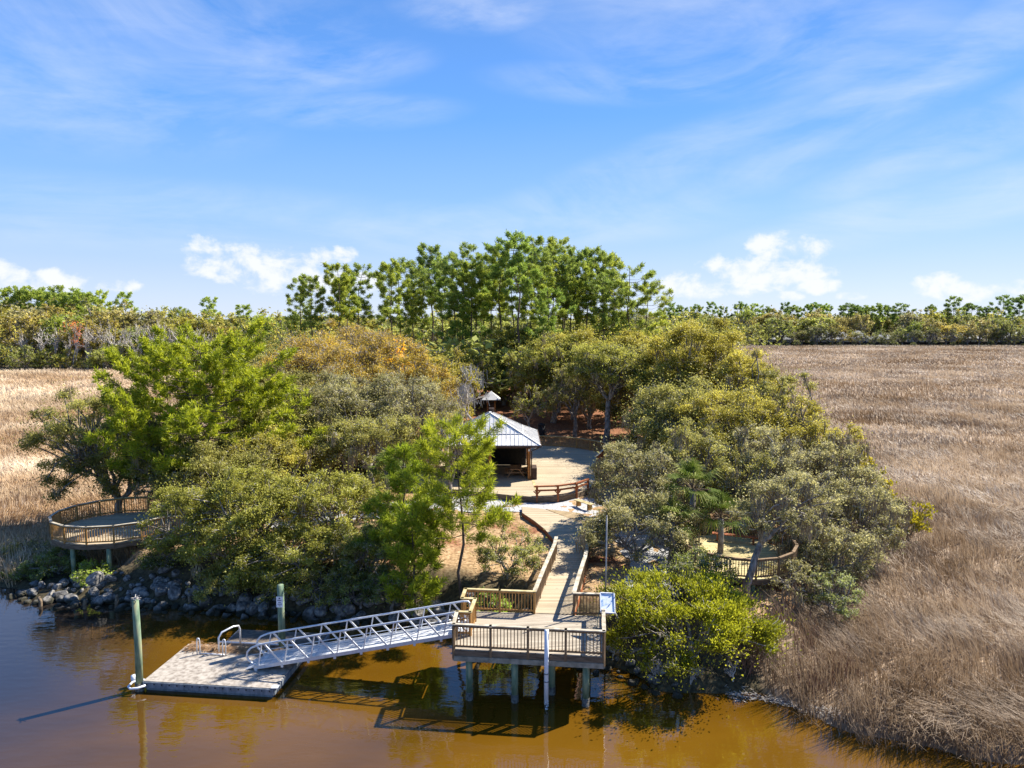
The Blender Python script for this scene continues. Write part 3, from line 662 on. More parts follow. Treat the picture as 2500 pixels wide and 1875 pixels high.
# thin lamp pole
x, y = 4.55, 33.4
lp = empty('light_pole', (x, y, gz(x, y)), 'thin silver pole standing behind the right corner of the platform', 'pole')
zt = zat(1262, y)
MB().tube([(x, y, gz(x, y)-.2), (x, y, zt)], .038, 8).build('shaft', M['grey_metal'], lp, True)
MB().tube([(x, y, zt), (x, y, zt+.06)], [.05, .03], 8).build('cap', M['grey_metal'], lp, True)

# left lookout: octagon on piles with an approach walk
lz = 2.6
cx, cy, R8 = -26.15, 46.3, 4.0
oc = [(cx+R8*math.cos(a), cy+.93*R8*math.sin(a)) for a in [math.radians(22.5*k) for k in range(1, 16)]]
lo = empty('lookout_deck', (cx, cy, 0), 'rounded timber lookout with new orange railing beside the left marsh', 'deck')
appr_b = [(-20.5, 48.3), (-17.5, 49.2)]; appr_f = [(-17.3, 47.2), (-20.5, 45.4)]
lo_out = appr_b[::-1]+oc+appr_f[::-1]
lo_poly = [(-17.5, 49.2)]+[(-20.5, 48.3)]+oc[:]+[(-20.5, 45.2), (-17.3, 47.0)]
MB().prism(lo_poly, lz-.05, lz).build('decking', M['deck'], lo)
MB().wallstrip(lo_poly, lz-.34, lz-.052, .06, True).build('fascia', M['fascia'], lo)
railing(lo, oc[5:]+[(-20.5, 45.2), (-17.3, 47.0)], lz, 1.1, M['rail_orange'], M['cap'], 1.7)
railing(lo, [(-17.5, 49.2), (-20.5, 48.3)]+oc[:6], lz, 1.1, M['rail_orange'], M['cap_yellow'], 1.7, last=False)
for (x, y) in [(-27.3, 43.0), (-25.0, 42.9), (-29.0, 45.0), (-28.2, 48.8), (-24, 49.0), (-22.3, 44.5)]:
    MB().tube([(x, y, gz(x, y)-.5), (x, y, lz-.3)], .14, 10).build('pile', M['pile'], lo, True)

# right lookout
cx, cy, R8 = 13.0, 40.7, 3.95
oc2 = [(cx+.86*R8*math.cos(a), cy+R8*math.sin(a)) for a in [math.radians(22.5+22.5*k) for k in range(0, 16)]]
lo2 = empty('lookout_deck', (cx, cy, 0), 'small round timber lookout with brown railing under the right oaks', 'deck')
MB().prism(oc2, lz-.05, lz).build('decking', M['deck_yellow'], lo2)
MB().wallstrip(oc2, lz-.32, lz-.052, .06, True).build('fascia', M['fascia'], lo2)
railing(lo2, oc2[8:]+oc2[:6], lz, 1.08, M['rail'], M['rail'], 1.6)
for k in (9, 11, 13, 15, 1, 3): x, y = oc2[k]; x += (cx-x)*.12; y += (cy-y)*.12; MB().tube([(x, y, gz(x, y)-.5), (x, y, lz-.3)], .14, 10).build('pile', M['pile'], lo2, True)
rb = empty('red_bench', (14.0, 43.4, lz), 'low red stained bench at the back of the right lookout', 'bench')
p, q = Vector((12.6, 43.6, lz+.45)), Vector((15.2, 42.6, lz+.45)); d = (q-p).normalized(); e = Vector((-d.y, d.x, 0))
for k in (0, 1): MB().bar(p-e*.2*k, q-e*.2*k, .17, .06).build('seat_plank', M['red_wood'], rb)
for t in (.12, .88): c = p+(q-p)*t-e*.1; MB().box((c.x, c.y, lz+.21), (.12, .34, .42), math.atan2(d.y, d.x)).build('leg', M['red_wood'], rb)

# ------------------------------------------------------------------ plants
def limb(mb, p, q, r0, r1, rng, sag=.15, n=5, sides=5):
    p, q = np.array(p, float), np.array(q, float); L = np.linalg.norm(q-p); pts = []
    off = rng.normal(0, .15*L, 3); off[2] += sag*L
    for i in range(n+1):
        t = i/n; b = 4*t*(1-t); pts.append(p+(q-p)*t+off*b*.6+rng.normal(0, .02*L, 3)*(0 < i < n))
    mb.tube(pts, [r0+(r1-r0)*i/n for i in range(n+1)], sides, False)
    return pts

def oak_parts(root, R, H, seed, leaf=.1, dens=1.0, twigs=1.0, moss=0.0, tint=(1, 1, 1), mat='leaf', trunk_h=.14, spray=False, lean=(0, 0), bark='bark', flat=.95, open_=0.0, moss_len=.8, nclump=None, top=True):
    rng = np.random.default_rng(seed)
    tb = H*trunk_h; cz = tb+(H-tb)*.40; rz = H-cz
    n = nclump or int(40+R*R*3.6)
    D = unit(np.stack([rng.normal(size=n), rng.normal(size=n), rng.normal(.25, .75, n)], -1)); D[:, 2] = np.where(D[:, 2] < -.55, -D[:, 2], D[:, 2])
    f = rng.uniform(.25, 1, n)**.5
    bumps = unit(rng.normal(size=(7, 3))); amp = rng.uniform(-.28, .3, 7)
    rad = 1+(amp[None, :]*np.maximum(0, D@bumps.T)**3).sum(1)
    C = D*(f*rad)[:, None]*np.array([R, R, rz]); C[:, 2] = np.where(C[:, 2] < 0, C[:, 2]*flat, C[:, 2])
    rc = (.09+.13*rng.random(n)**1.5)*max(R, .7*rz)*1.05
    ext = np.quantile(np.abs(C[:, :2]).max(1)+rc*.8, .97)/R; C[:, :2] /= max(ext, .6)
    C[:, 2] *= rz/max(.1, (C[:, 2]+rc*.62).max()); C[:, 2] += cz
    C[:, 0] += lean[0]*(C[:, 2]/H); C[:, 1] += lean[1]*(C[:, 2]/H)
    C[:, 2] = np.maximum(C[:, 2], .28*rc+.1)
    # leaves
    hl, hw_ = leaf, leaf*.5
    cnt = np.maximum(20, dens*.8*6.5*rc**2/(2*hl*hw_)*rng.uniform(.55+.2*(1-open_), 1.25, n)).astype(int)
    ci = np.repeat(np.arange(n), cnt); m = len(ci)
    d = unit(rng.normal(size=(m, 3))); r = rc[ci]*rng.random(m)**.45
    P = C[ci]+d*r[:, None]*np.array([1, 1, .66])
    # sub-tufting: pull leaves towards random tuft points so gaps open
    nt = 16; tp = C[:, None, :]+unit(rng.normal(size=(n, nt, 3)))*(rc[:, None]*rng.random((n, nt))**.4)[..., None]*np.array([1, 1, .66])
    loose = rng.random(m) < .16; P[loose] += rng.normal(0, 1, (int(loose.sum()), 3))*R*.11
    tsel = tp[ci, rng.integers(0, nt, m)]; pull = (rng.uniform(.25, .8, m)*(1-loose))[:, None]
    P = P*(1-pull)+tsel*pull+rng.normal(0, leaf*.9, (m, 3))
    out = unit(P-np.array([lean[0]*.5, lean[1]*.5, cz-rz*.2]))
    if spray:
        u = unit(out*.7+np.array([0, 0, .8])+rng.normal(0, .45, (m, 3)))
    else:
        u = unit(rng.normal(size=(m, 3))+out*.3)
    nrm = unit(rng.normal(size=(m, 3))*.6+out*.2+np.array([.2, .1, .95])); wv = unit(np.cross(nrm, u))
    s = rng.uniform(.7, 1.3, m)[:, None]
    cb = np.clip(rng.normal(.5, .27, n), 0, 1)
    var = cb[ci]*.5+rng.random(m)*.5+ (P[:, 2]-cz)/rz*.08
    P[:, 2] = np.maximum(P[:, 2], .05)
    o = leaf_obj('crown', P, u*hl*s, wv*hw_*s, var, M[mat], root); o.color = (*tint, 1)
    # wood
    tr = MB(); r0 = .017*H+.016*R+.03
    nl = max(3, min(8, int(R*1.3)+2)); ang = np.arctan2(C[:, 1], C[:, 0]); order = np.argsort(ang); groups = np.array_split(order, nl)
    base = np.array([0, 0, -.3]); fork = np.array([lean[0]*trunk_h*.6, lean[1]*trunk_h*.6, tb*.85])
    limb(tr, base, fork, r0*1.25, r0*.85, rng, 0, 4, 8)
    for g in groups:
        if len(g) == 0: continue
        cen = C[g].mean(0); e = fork+(cen-fork)*.75; pts = limb(tr, fork, e, r0*.6, r0*.28, rng, .08, 6, 6)
        for k in g:
            s0 = pts[rng.integers(3, len(pts))]; limb(tr, s0, C[k], r0*.2, .02+.0025*H, rng, .05, 3, 4)
    tr.build('trunk', M[bark], root, True, world=False)
    if twigs > 0:
        nt2 = int(n*15*twigs); k = rng.integers(0, n, nt2); L = rc[k]*rng.uniform(.5, 1.15, nt2); dv = unit(rng.normal(size=(nt2, 3))+np.array([0, 0, .25]))
        a0 = C[k]+dv*(L*.15)[:, None]; a1 = C[k]+dv*L[:, None]*np.array([1, 1, .72]); w1 = perp(dv, rng)*(leaf*.16)
        mid = (a0+a1)/2+rng.normal(0, .08, (nt2, 3))*L[:, None]; w2 = w1*.5
        V = np.stack([a0-w1, a0+w1, mid+w1*.8, mid-w1*.8, mid-w1*.8, mid+w1*.8, a1+w2, a1-w2], 1).reshape(-1, 3)
        np_mesh('twig_sprays', V, np.arange(len(V)).reshape(-1, 4), M['bark_pale'], None, root)
    if moss > 0:
        nm = int(n*moss); k = rng.integers(0, n, nm); ns = 26
        c0 = C[k]+unit(rng.normal(size=(nm, 3)))*rc[k][:, None]*.7; kk = np.repeat(np.arange(nm), ns); m2 = len(kk)
        a0 = c0[kk]+rng.normal(0, .16, (m2, 3)); L = rng.uniform(.3, 1.2, m2)*moss_len; a1 = a0+np.stack([rng.normal(0, .06, m2), rng.normal(0, .06, m2), -L], -1)
        th = rng.uniform(0, 2*PI, m2); w1 = np.stack([np.cos(th), np.sin(th), 0*th], -1)*(.022+leaf*.1); md = (a0+a1)/2+rng.normal(0, .04, (m2, 3))
        V = np.stack([a0-w1*.4, a0+w1*.4, md+w1, md-w1, md-w1, md+w1, a1+w1*.3, a1-w1*.3], 1).reshape(-1, 3)
        np_mesh('moss_clumps', V, np.arange(len(V)).reshape(-1, 4), M['moss'], None, root)

def pine_parts(root, H, R, seed, clear=.25, tufts=420, nn=30, nl=.28, nw=.014, tint=(1, 1, 1), mat='needle', shape='cone', lean=(0, 0), levels=None, up=.35, tr_r=None, twigr=.018):
    rng = np.random.default_rng(seed); tr = MB(); r0 = tr_r or (.012*H+.05)
    pts = []; wv = rng.normal(0, .012*H, (7, 2)); wv[0] = 0
    for i in range(7):
        t = i/6; pts.append((wv[i][0]+lean[0]*t, wv[i][1]+lean[1]*t, -.3+(H*.985+.3)*t))
    tr.tube(pts, [r0*(1-.86*(i/6)) for i in range(7)], 8, False)
    def axis_at(z):
        t = min(1, max(0, (z+.3)/(H*.985+.3)))*6; i = min(5, int(t)); a = t-i
        return np.array([pts[i][j]*(1-a)+pts[i+1][j]*a for j in range(3)])
    lv = levels or int(9+H*.7); T = []; Td = []
    brs = []
    for i in range(lv):
        t = (i+rng.uniform(0, .6))/lv; z = H*(clear+(1-clear)*t*.97)
        if shape == 'cone': L = R*(1-t)**.75*rng.uniform(.75, 1.1)+.25
        elif shape == 'broad': L = R*math.sqrt(max(0.03, 1-(abs(t-.28)/.78)**2))*rng.uniform(.7, 1.1)
        elif shape == 'crown': L = R*(max(.06, 1-((t-.42)/.62)**2)**.55)*rng.uniform(.45, 1.2)
        else: L = R*(math.sin(PI*min(1, .12+.88*t))**.6*.9+.12)*rng.uniform(.5, 1.15)
        nb = rng.integers(2, 5) if shape != 'broad' else rng.integers(3, 6); a0 = rng.uniform(0, 2*PI)
        for b in range(nb): brs.append((z, L*rng.uniform(.65, 1.1), a0+2*PI*b/nb+rng.normal(0, .3), t))
    per = max(2, tufts/len(brs)); meanL = np.mean([b[1] for b in brs])
    for z, L, a, t in brs:
        p = axis_at(z); dirv = np.array([math.cos(a), math.sin(a), 0.0]); rise = up*(.3+t)*L
        br = [p+dirv*L*s+np.array([0, 0, rise*s**1.7-.06*L*math.sin(PI*s)]) for s in (0, .33, .66, 1)]
        tr.tube(br, [max(.015, r0*.3*(1-.5*t)), max(.012, r0*.2*(1-.5*t)), .02, .012], 4, False)
        k = max(2, int(per*L/meanL+rng.random()))
        for j in range(k):
            s = (rng.uniform(.68, 1.0) if shape == 'crown' else rng.uniform(.38, 1.0)) if j else 1.0; i0 = min(2, int(s*3)); q = br[i0]+(br[i0+1]-br[i0])*(s*3-i0)
            sd = np.array([-dirv[1], dirv[0], 0])*rng.choice([-1, 1]); off = (sd*rng.uniform(.1, .5)*L*(1.15-s)+dirv*.1*L)*(j > 0)+np.array([0, 0, rng.uniform(-.02, .12)*L])*(j > 0)
            e = q+off
            if j and np.linalg.norm(off) > .15: tr.tube([q, q+off*.5+np.array([0, 0, -.02]), e], [twigr, twigr*.8, twigr*.6], 3, False)
            T.append(e); Td.append(unit(dirv*.6+off*.5+np.array([0, 0, .55])+rng.normal(0, .25, 3)))
    T.append(axis_at(H)); Td.append(np.array([0, 0, 1.]))
    T = np.array(T); Td = unit(np.array(Td)); m = len(T); ki = np.repeat(np.arange(m), nn); M_ = len(ki)
    d = unit(Td[ki]*rng.uniform(.0, 1.1, M_)[:, None]+unit(rng.normal(size=(M_, 3)))*.95+np.array([0, 0, .15])); L = nl*rng.uniform(.7, 1.2, M_)
    base = T[ki]-Td[ki]*(rng.random(M_)*nl*1.1)[:, None]+rng.normal(0, .22*nl if mat == 'needle_far' else .04, (M_, 3)); w_ = perp(d, rng)*nw
    cb = np.clip(rng.normal(.5, .18, m), 0, 1); var = cb[ki]*.55+rng.random(M_)*.45+.12*(d[:, 2])
    tr.build('trunk', M['bark_pine'], root, True, world=False)
    o = leaf_obj('crown', base+d*(L*.5)[:, None], d*(L*.5)[:, None], w_, var, M[mat], root); o.color = (*tint, 1)

def bare_parts(root, H, seed, spread=.35, bark='bark_pale', haze=None, thick=1.0):
    rng = np.random.default_rng(seed); tr = MB(); tips = []
    def grow(p, d, L, r, lev):
        q = p+d*L; pts = limb(tr, p, q, r, r*.6, rng, 0, 3, 4 if lev < 2 else 3)
        if lev >= 4: tips.append(q); return
        for _ in range(3 if lev else 5):
            dd = unit(d+rng.normal(0, spread+.1*lev, 3)+np.array([0, 0, .15])); s = pts[rng.integers(2, len(pts))] if lev else p+(q-p)*rng.uniform(.45, 1)
            grow(np.array(s), dd, L*rng.uniform(.45, .72), r*.55, lev+1)
    grow(np.array([0, 0, -.2]), unit(np.array([rng.normal(0, .06), rng.normal(0, .06), 1])), H*.42, (.012*H+.04)*thick, 0)
    tr.build('trunk', M[bark], root, True, world=False)
    if haze:
        t = np.array(tips); n = len(t)*haze[1]; k = rng.integers(0, len(t), n); P = t[k]+rng.normal(0, .3, (n, 3)); u = unit(rng.normal(size=(n, 3))); o = leaf_obj('crown', P, u*.16, perp(u, rng)*.06, rng.random(n), M['leaf'], root); o.color = (*haze[0], 1)
    return tips

def fan_fronds(root, top, n, Lp, Lf, seed, nleaf=17, droop=.42, w=.034, tilt=(.0, 1.35)):
    rng = np.random.default_rng(seed); V = []; var = []; st = MB()
    for i in range(n):
        a = 2*PI*i/n*2.4+rng.normal(0, .2); t = (i+.5)/n; el = PI/2-(tilt[0]+(tilt[1]+.55-tilt[0])*t)*rng.uniform(.85, 1.1)
        d = np.array([math.cos(a)*math.cos(el), math.sin(a)*math.cos(el), math.sin(el)]); p0 = np.array(top, float); L = Lp*rng.uniform(.8, 1.15)
        p1 = p0+d*L+np.array([0, 0, -.1*L]); st.tube([p0, (p0+p1)/2+np.array([0, 0, .06*L]), p1], [.03, .022, .018], 4, False)
        d2 = unit(d+np.array([0, 0, -.35])); side = unit(np.cross(d2, np.array([0, 0, 1.]))+1e-6); nr = unit(np.cross(side, d2))
        fb = np.clip(rng.normal(.35+.35*(1-t), .15), 0, 1)
        for k in range(nleaf):
            th = (k/(nleaf-1)-.5)*math.radians(215); u = d2*math.cos(th)+side*math.sin(th); l = Lf*(1-.35*abs(th)/1.9)*rng.uniform(.85, 1.1)
            m_ = p1+u*l*.55+nr*.05*l; e = p1+u*l+np.array([0, 0, -droop*l*rng.uniform(.5, 1.1)]); ww = unit(np.cross(u, nr))*w
            V += [p1-ww*.4, p1+ww*.4, m_+ww, m_-ww, m_-ww, m_+ww, e+ww*.12, e-ww*.12]; var += [fb*.6+rng.random()*.3, fb*.6+rng.random()*.4+.1]
    st.build('stalks', M['cedar'] if False else M['stake'], root, True, world=False)
    V = np.array(V); o = np_mesh('crown', V, np.arange(len(V)).reshape(-1, 4), M['palm'], np.clip(np.array(var), 0, 1), root)
    o.color = (1, 1, 1, 1)

SEED = [100]
def place(px, Y, top, width=None, base_z=None, R=None):
    x = xat(px, Y, 6); z0 = gz(x, Y) if base_z is None else base_z
    H = zat(top, Y)-z0; R = R or width*mpp(Y)/2
    return x, z0, H, R
def oak(px, Y, top, width, label, tint=(1, 1, 1), cat='tree', name='oak_tree', **kw):
    SEED[0] += 1; x, z0, H, R = place(px, Y, top, width)
    r = empty(name, (x, Y, z0), label, cat)
    kw.setdefault('leaf', .066+.0009*max(0, Y-40)); kw.setdefault('moss', .15)
    oak_parts(r, R, H, SEED[0], tint=tint, **kw); return r
def pine(px, Y, top, width, label, tint=(1, 1, 1), **kw):
    SEED[0] += 1; x, z0, H, R = place(px, Y, top, width)
    r = empty('pine_tree', (x, Y, z0), label, 'tree'); pine_parts(r, H, R, SEED[0], tint=tint, **kw); return r

GREEN, OLIVE, GREY, TAN, YEL, DK = (1.0, 1.04, .75), (.95, .95, .95), (1.0, .98, 1.6), (1.32, 1.02, .62), (1.15, 1.08, .7), (.6, .72, .7)  # GREY also paints the sunlit gloss of oak leaves into the tint
# --- left shore
pine(505, 54, 836, 500, 'broad bright green pine rising above the oaks by the left lookout', (1.1, 1.1, .9), shape='broad', clear=.2, tufts=1900, nn=40, nl=.42, nw=.036, up=.45, tr_r=.24)
oak(290, 54.8, 945, 310, 'dark spreading oak leaning out over the left marsh behind the orange railed lookout', OLIVE, dens=.75, trunk_h=.2, lean=(-1.2, 0), moss=0.09)
oak(400, 52, 1010, 200, 'dense dark green oak right beside the left lookout deck', DK)
oak(475, 42.0, 1175, 250, 'bright leafed oak hanging over the boulders nearest the left lookout', GREEN, moss=0.03)
oak(610, 42.0, 1130, 340, 'large bright oak over the boulders behind the tall green mooring pile', GREEN, moss=0.03)
oak(815, 42.6, 1150, 300, 'green oak in the middle of the left bank with gravel showing through it', GREEN, dens=.8, moss=0.06)
oak(560, 50, 1060, 320, 'olive oak standing behind the bright shoreline oaks on the left', OLIVE)
oak(725, 39.9, 1270, 300, 'low oak whose branches droop over the water behind the sign pile', GREEN, moss=0.03)
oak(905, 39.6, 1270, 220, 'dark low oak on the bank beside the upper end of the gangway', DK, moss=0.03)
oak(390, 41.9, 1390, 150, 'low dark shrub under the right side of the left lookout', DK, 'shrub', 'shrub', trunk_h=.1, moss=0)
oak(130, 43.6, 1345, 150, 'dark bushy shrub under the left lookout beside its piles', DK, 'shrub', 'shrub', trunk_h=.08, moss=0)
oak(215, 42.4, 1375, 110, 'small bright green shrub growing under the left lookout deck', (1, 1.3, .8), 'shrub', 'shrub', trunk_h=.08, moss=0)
oak(620, 40.0, 1350, 230, 'low green bush spilling over the boulders left of the sign pile', GREEN, 'bush', 'bush', moss=0, trunk_h=.05)
oak(565, 39.6, 1380, 190, 'low olive bush spilling over the boulders between the two piles', OLIVE, 'bush', 'bush', moss=0, trunk_h=.05)
oak(690, 38.8, 1375, 190, 'low green bush right behind the sign pile', GREEN, 'bush', 'bush', moss=0, trunk_h=.05)
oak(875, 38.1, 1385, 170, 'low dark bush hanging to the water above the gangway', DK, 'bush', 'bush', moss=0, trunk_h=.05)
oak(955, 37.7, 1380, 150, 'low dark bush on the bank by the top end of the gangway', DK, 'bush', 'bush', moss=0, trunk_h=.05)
oak(795, 38.5, 1385, 180, 'low drooping bush above the middle of the gangway', OLIVE, 'bush', 'bush', moss=0, trunk_h=.05)
oak(20, 46.5, 1335, 170, 'dry dark shrub at the far left water edge', (.9, .8, .9), 'shrub', 'shrub', moss=0, trunk_h=.05, dens=.7)
oak(60, 43.3, 1385, 130, 'low dark shrub left of the left lookout at the water edge', DK, 'shrub', 'shrub', moss=0, trunk_h=.05)
# --- middle left
oak(690, 60, 955, 300, 'olive oak behind the broad pine on the left', OLIVE, moss=0.24)
oak(835, 64, 905, 330, 'wide grey green oak with bare twigs left of the pavilion', GREY, dens=.6, twigs=2.2, moss=0.30)
oak(1010, 66, 905, 280, 'twiggy grey oak whose branches reach the pavilion roof', GREY, dens=.5, twigs=2.5, moss=0.18)
oak(900, 55, 1010, 270, 'moss hung oak in front of the white path left of the pavilion', OLIVE, dens=.7, moss=0.36, trunk_h=.4)
oak(1098, 55.2, 985, 165, 'slim yellowish oak directly left of the pavilion roof', YEL, dens=.7, twigs=1.6, trunk_h=.2)
oak(760, 79, 815, 330, 'orange tinted thin oak behind the grey oaks on the left', TAN, dens=.38, twigs=3)
oak(930, 84, 800, 300, 'orange budding tree in front of the pine grove, left of the dead snag', TAN, dens=.38, twigs=3)
oak(640, 82, 850, 250, 'olive round oak right behind the broad pine', OLIVE)
oak(1060, 82, 865, 190, 'yellow green oak between the orange tree and the mossy snag', YEL, dens=.7)
oak(985, 78, 828, 90, 'small tree with a ball of golden yellow leaves', (2.6, 1.7, .5), trunk_h=.55, moss=0, nclump=26)
oak(855, 92, 775, 240, 'rusty bare topped tree at the left foot of the pine grove', TAN, dens=.35, twigs=3)
# dead snag with moss
sx_ = xat(1125, 76, 8); r = empty('dead_tree', (sx_, 76, 2.05), 'bleached dead tree hung with grey moss left of the kiosk', 'tree')
tips = np.array(bare_parts(r, zat(838, 76)-2.0, 77, .5, thick=1.5))
rng = np.random.default_rng(9); m = 420; tips = tips[np.argsort(-tips[:, 0])][:int(len(tips)*.6)]; k = rng.integers(0, len(tips), 60)[rng.integers(0, 60, m)]
a0 = tips[k]+rng.normal(0, .16, (m, 3)); L = rng.uniform(.2, 1.5, m)*rng.uniform(.5, 1.2, len(tips))[k]; a1 = a0+np.stack([rng.normal(.1, .12, m), rng.normal(0, .1, m), -L], -1)
wv = np.stack([np.full(m, .03), rng.normal(0, .02, m), np.zeros(m)], -1); V = np.stack([a0-wv*.5, a0+wv*.5, a1+wv*.6, a1-wv*.6], 1).reshape(-1, 3)
np_mesh('moss_clumps', V, np.arange(len(V)).reshape(-1, 4), noise_mat('silver_moss', (.26, .25, .24), (.42, .41, .40), 5, .95), None, r)
# --- young pines by the boardwalk
pine(1126, 37.6, 1035, 270, 'young pine with a bare lower trunk on the straw slope by the platform', (1.05, 1.05, .9), shape='broad', clear=.34, tufts=330, nn=56, nl=.40, nw=.019, levels=10, up=.5, tr_r=.1)
pine(985, 39.6, 1085, 230, 'bushy young pine left of the bare trunked one', (.85, .95, .9), shape='cone', clear=.14, tufts=300, nn=52, nl=.42, nw=.019, up=.5, tr_r=.1)
pine(1010, 37.4, 1235, 180, 'short dense pine at the foot of the bushy young pine', (1, 1.05, .9), shape='broad', clear=.08, tufts=200, nn=44, nl=.4, nw=.026, up=.5, tr_r=.08)
oak(1238, 38.6, 1290, 190, 'thin leafed wax myrtle shrub on the straw slope left of the boardwalk', (.9, .95, 1), 'shrub', 'shrub', dens=.8, trunk_h=.06, moss=0, leaf=.06)
oak(1195, 35.6, 1440, 110, 'small bright green bush behind the back rail of the platform', (1.1, 1.5, .8), 'shrub', 'shrub', trunk_h=.05, moss=0, leaf=.075)
# --- behind the pavilion
oak(1265, 124, 790, 180, 'green oak behind the kiosk at the foot of the grove', GREEN)
oak(1350, 97, 815, 210, 'bright green oak with a bare mossy trunk behind the round deck', GREEN, trunk_h=.25, moss=0.42)
oak(1485, 79, 835, 250, 'forked oak standing just beyond the curved deck rail', GREEN, dens=.7, trunk_h=.52, flat=.4, moss=0.30)
oak(1400, 100, 800, 220, 'yellow green oak under the middle of the pine grove', YEL, trunk_h=.2)
oak(1585, 84, 840, 250, 'olive oak to the right of the forked oak', OLIVE, moss=0.30)
oak(1362, 108, 850, 130, 'small mossy oak among the red straw behind the pavilion', OLIVE, trunk_h=.3, moss=0.48)
oak(1530, 100, 800, 230, 'tan green oak below the right end of the pine grove', YEL, dens=.8)
oak(1300, 117, 860, 130, 'light green small oak on the red straw right of the kiosk', GREEN, trunk_h=.25)
oak(1225, 126, 850, 110, 'bright young oak directly behind the kiosk roof', YEL, trunk_h=.15)
oak(1150, 112, 840, 150, 'green oak left of the kiosk behind the mossy snag', GREEN)
oak(1085, 100, 850, 170, 'olive yellow oak behind the mossy snag', YEL)
oak(1430, 110, 850, 150, 'bright green low oak behind the curved rail', GREEN)
oak(1405, 86, 885, 140, 'olive oak close behind the curved rail on the right of the straw path', OLIVE, moss=.3, trunk_h=.3)
oak(1290, 84, 940, 90, 'small green oak at the left end of the curved rail', GREEN, trunk_h=.35, dens=.7)
# --- right mass
oak(1705, 77, 775, 300, 'tall yellow green oak that tops the right hand trees', YEL, moss=0.15)
oak(1825, 68, 850, 220, 'yellow oak at the marsh edge below the tallest right oak', YEL, dens=.85, moss=0.30)
oak(1680, 62, 915, 320, 'broad olive oak with pale limbs right of the round deck', OLIVE, dens=.75, twigs=1.6, moss=0.30)
oak(1790, 57, 945, 320, 'yellow olive oak with curved bare limbs in the right mass', YEL, dens=.7, twigs=1.4, moss=0.27)
oak(1945, 60, 955, 200, 'yellow green oak on the outer right edge of the island', YEL, dens=.8, moss=0.30)
oak(2040, 52, 1060, 250, 'silvery oak heavy with hanging moss at the right marsh edge', GREY, dens=.6, twigs=1.6, moss=0.60)
oak(1570, 47, 1080, 270, 'grey green oak just right of the plank bench', GREY, dens=.7, twigs=1.5, trunk_h=.25, moss=0.24)
oak(1555, 41.2, 1195, 290, 'grey leafed oak standing behind the thin silver pole', GREY, dens=.75, trunk_h=.1, moss=0.18)
oak(1870, 50, 1030, 250, 'twiggy grey oak behind the palm and the right lookout', GREY, dens=.5, twigs=2.2, moss=0.42)
oak(2090, 45, 1170, 220, 'pale grey oak with moss nearest the right marsh grass', GREY, dens=.65, twigs=1.5, moss=0.54)
oak(2000, 40, 1285, 210, 'grey green oak right of the right lookout railing', GREY, dens=.7, moss=0.18)
oak(2035, 36.2, 1395, 170, 'small bluish green oak at the edge of the marsh grass', (.85, 1.0, 1.3), dens=.7, moss=0)
oak(1700, 36, 1345, 200, 'dark scrubby oak between the yellow cedar and the right lookout', DK, dens=.6, moss=0.06)
oak(1440, 92, 860, 170, 'low olive tree behind the curved rail, left of the forked oak', OLIVE, moss=0.30)
oak(1625, 68, 950, 210, 'olive oak right of the curved deck rail', OLIVE, dens=.8, moss=0.24)
oak(1640, 74, 880, 230, 'green yellow oak behind the broad olive oak on the right', YEL, moss=0.18)
oak(1890, 63, 900, 200, 'olive oak between the yellow oak and the outer right edge', OLIVE, moss=0.30)
oak(1700, 50, 1030, 260, 'olive oak right behind the tall cabbage palm', OLIVE, dens=.7, moss=0.24)
oak(2010, 56, 1010, 220, 'yellow grey oak between the silvery oak and the outer right edge', YEL, dens=.75, moss=0.42)
oak(1960, 47, 1130, 230, 'grey oak with pale twigs behind the right lookout rail', GREY, dens=.65, twigs=1.6, moss=0.42)
oak(2140, 49, 1190, 170, 'grey leafed oak beside the golden cedars', GREY, dens=.7, moss=0.42)
oak(1525, 50, 1085, 150, 'small grey oak behind the plank bench', GREY, dens=.6, twigs=1.5, moss=0.12)
oak(760, 70, 900, 300, 'olive oak between the broad pine and the wide grey oak', OLIVE, moss=0.12)
oak(1000, 76, 860, 260, 'tan oak below the golden ball tree', TAN, dens=.6, twigs=1.6)
oak(660, 52, 1040, 260, 'yellowish green oak just behind the large bright shoreline oak', YEL, dens=.8)
oak(530, 41.0, 1260, 250, 'green oak between the two bright shoreline oaks', GREEN)
oak(840, 40.2, 1290, 230, 'olive low oak right of the sign pile', OLIVE, dens=.8, moss=0.06)
oak(420, 51, 1080, 190, 'olive oak behind the railing of the left lookout', OLIVE, dens=.8)
rr = random.Random(77); k_ = 0
while k_ < 46:
    side = rr.choice((-1, 1)); bx_, by_ = (rr.uniform(-25, -6), rr.uniform(43, 78)) if side < 0 else (rr.uniform(7.5, 21), rr.uniform(37, 76))
    if sdf(ISLE, np.array([bx_]), np.array([by_]))[0] < .8 or math.hypot(bx_+25, by_-46.5) < 5.2 or math.hypot(bx_-13, by_-40.5) < 4.8 or (bx_ < 11 and 46 < by_ < 60) or (bx_ < 11 and 56 < by_ < 88 and side > 0) or abs(by_-(52-.1*bx_)) < 2.2: continue
    SEED[0] += 1; k_ += 1; r = empty('shrub', (bx_, by_, gz(bx_, by_)), 'leafy understory shrub in the shade of the left oaks' if side < 0 else 'leafy understory shrub in the shade of the right oaks', 'shrub', 'shrubs under the left oaks' if side < 0 else 'shrubs under the right oaks')
    oak_parts(r, rr.uniform(1.0, 1.9), rr.uniform(1.3, 2.6), SEED[0], leaf=.1, dens=.8, twigs=.6, moss=0, tint=rr.choice([OLIVE, GREEN, GREY]), trunk_h=.05)
oak(1825, 36.2, 1150, 250, 'leaning oak with a bare trunk crossing in front of the right lookout rail', GREY, dens=.7, trunk_h=.5, lean=(2.4, 0), moss=.3)
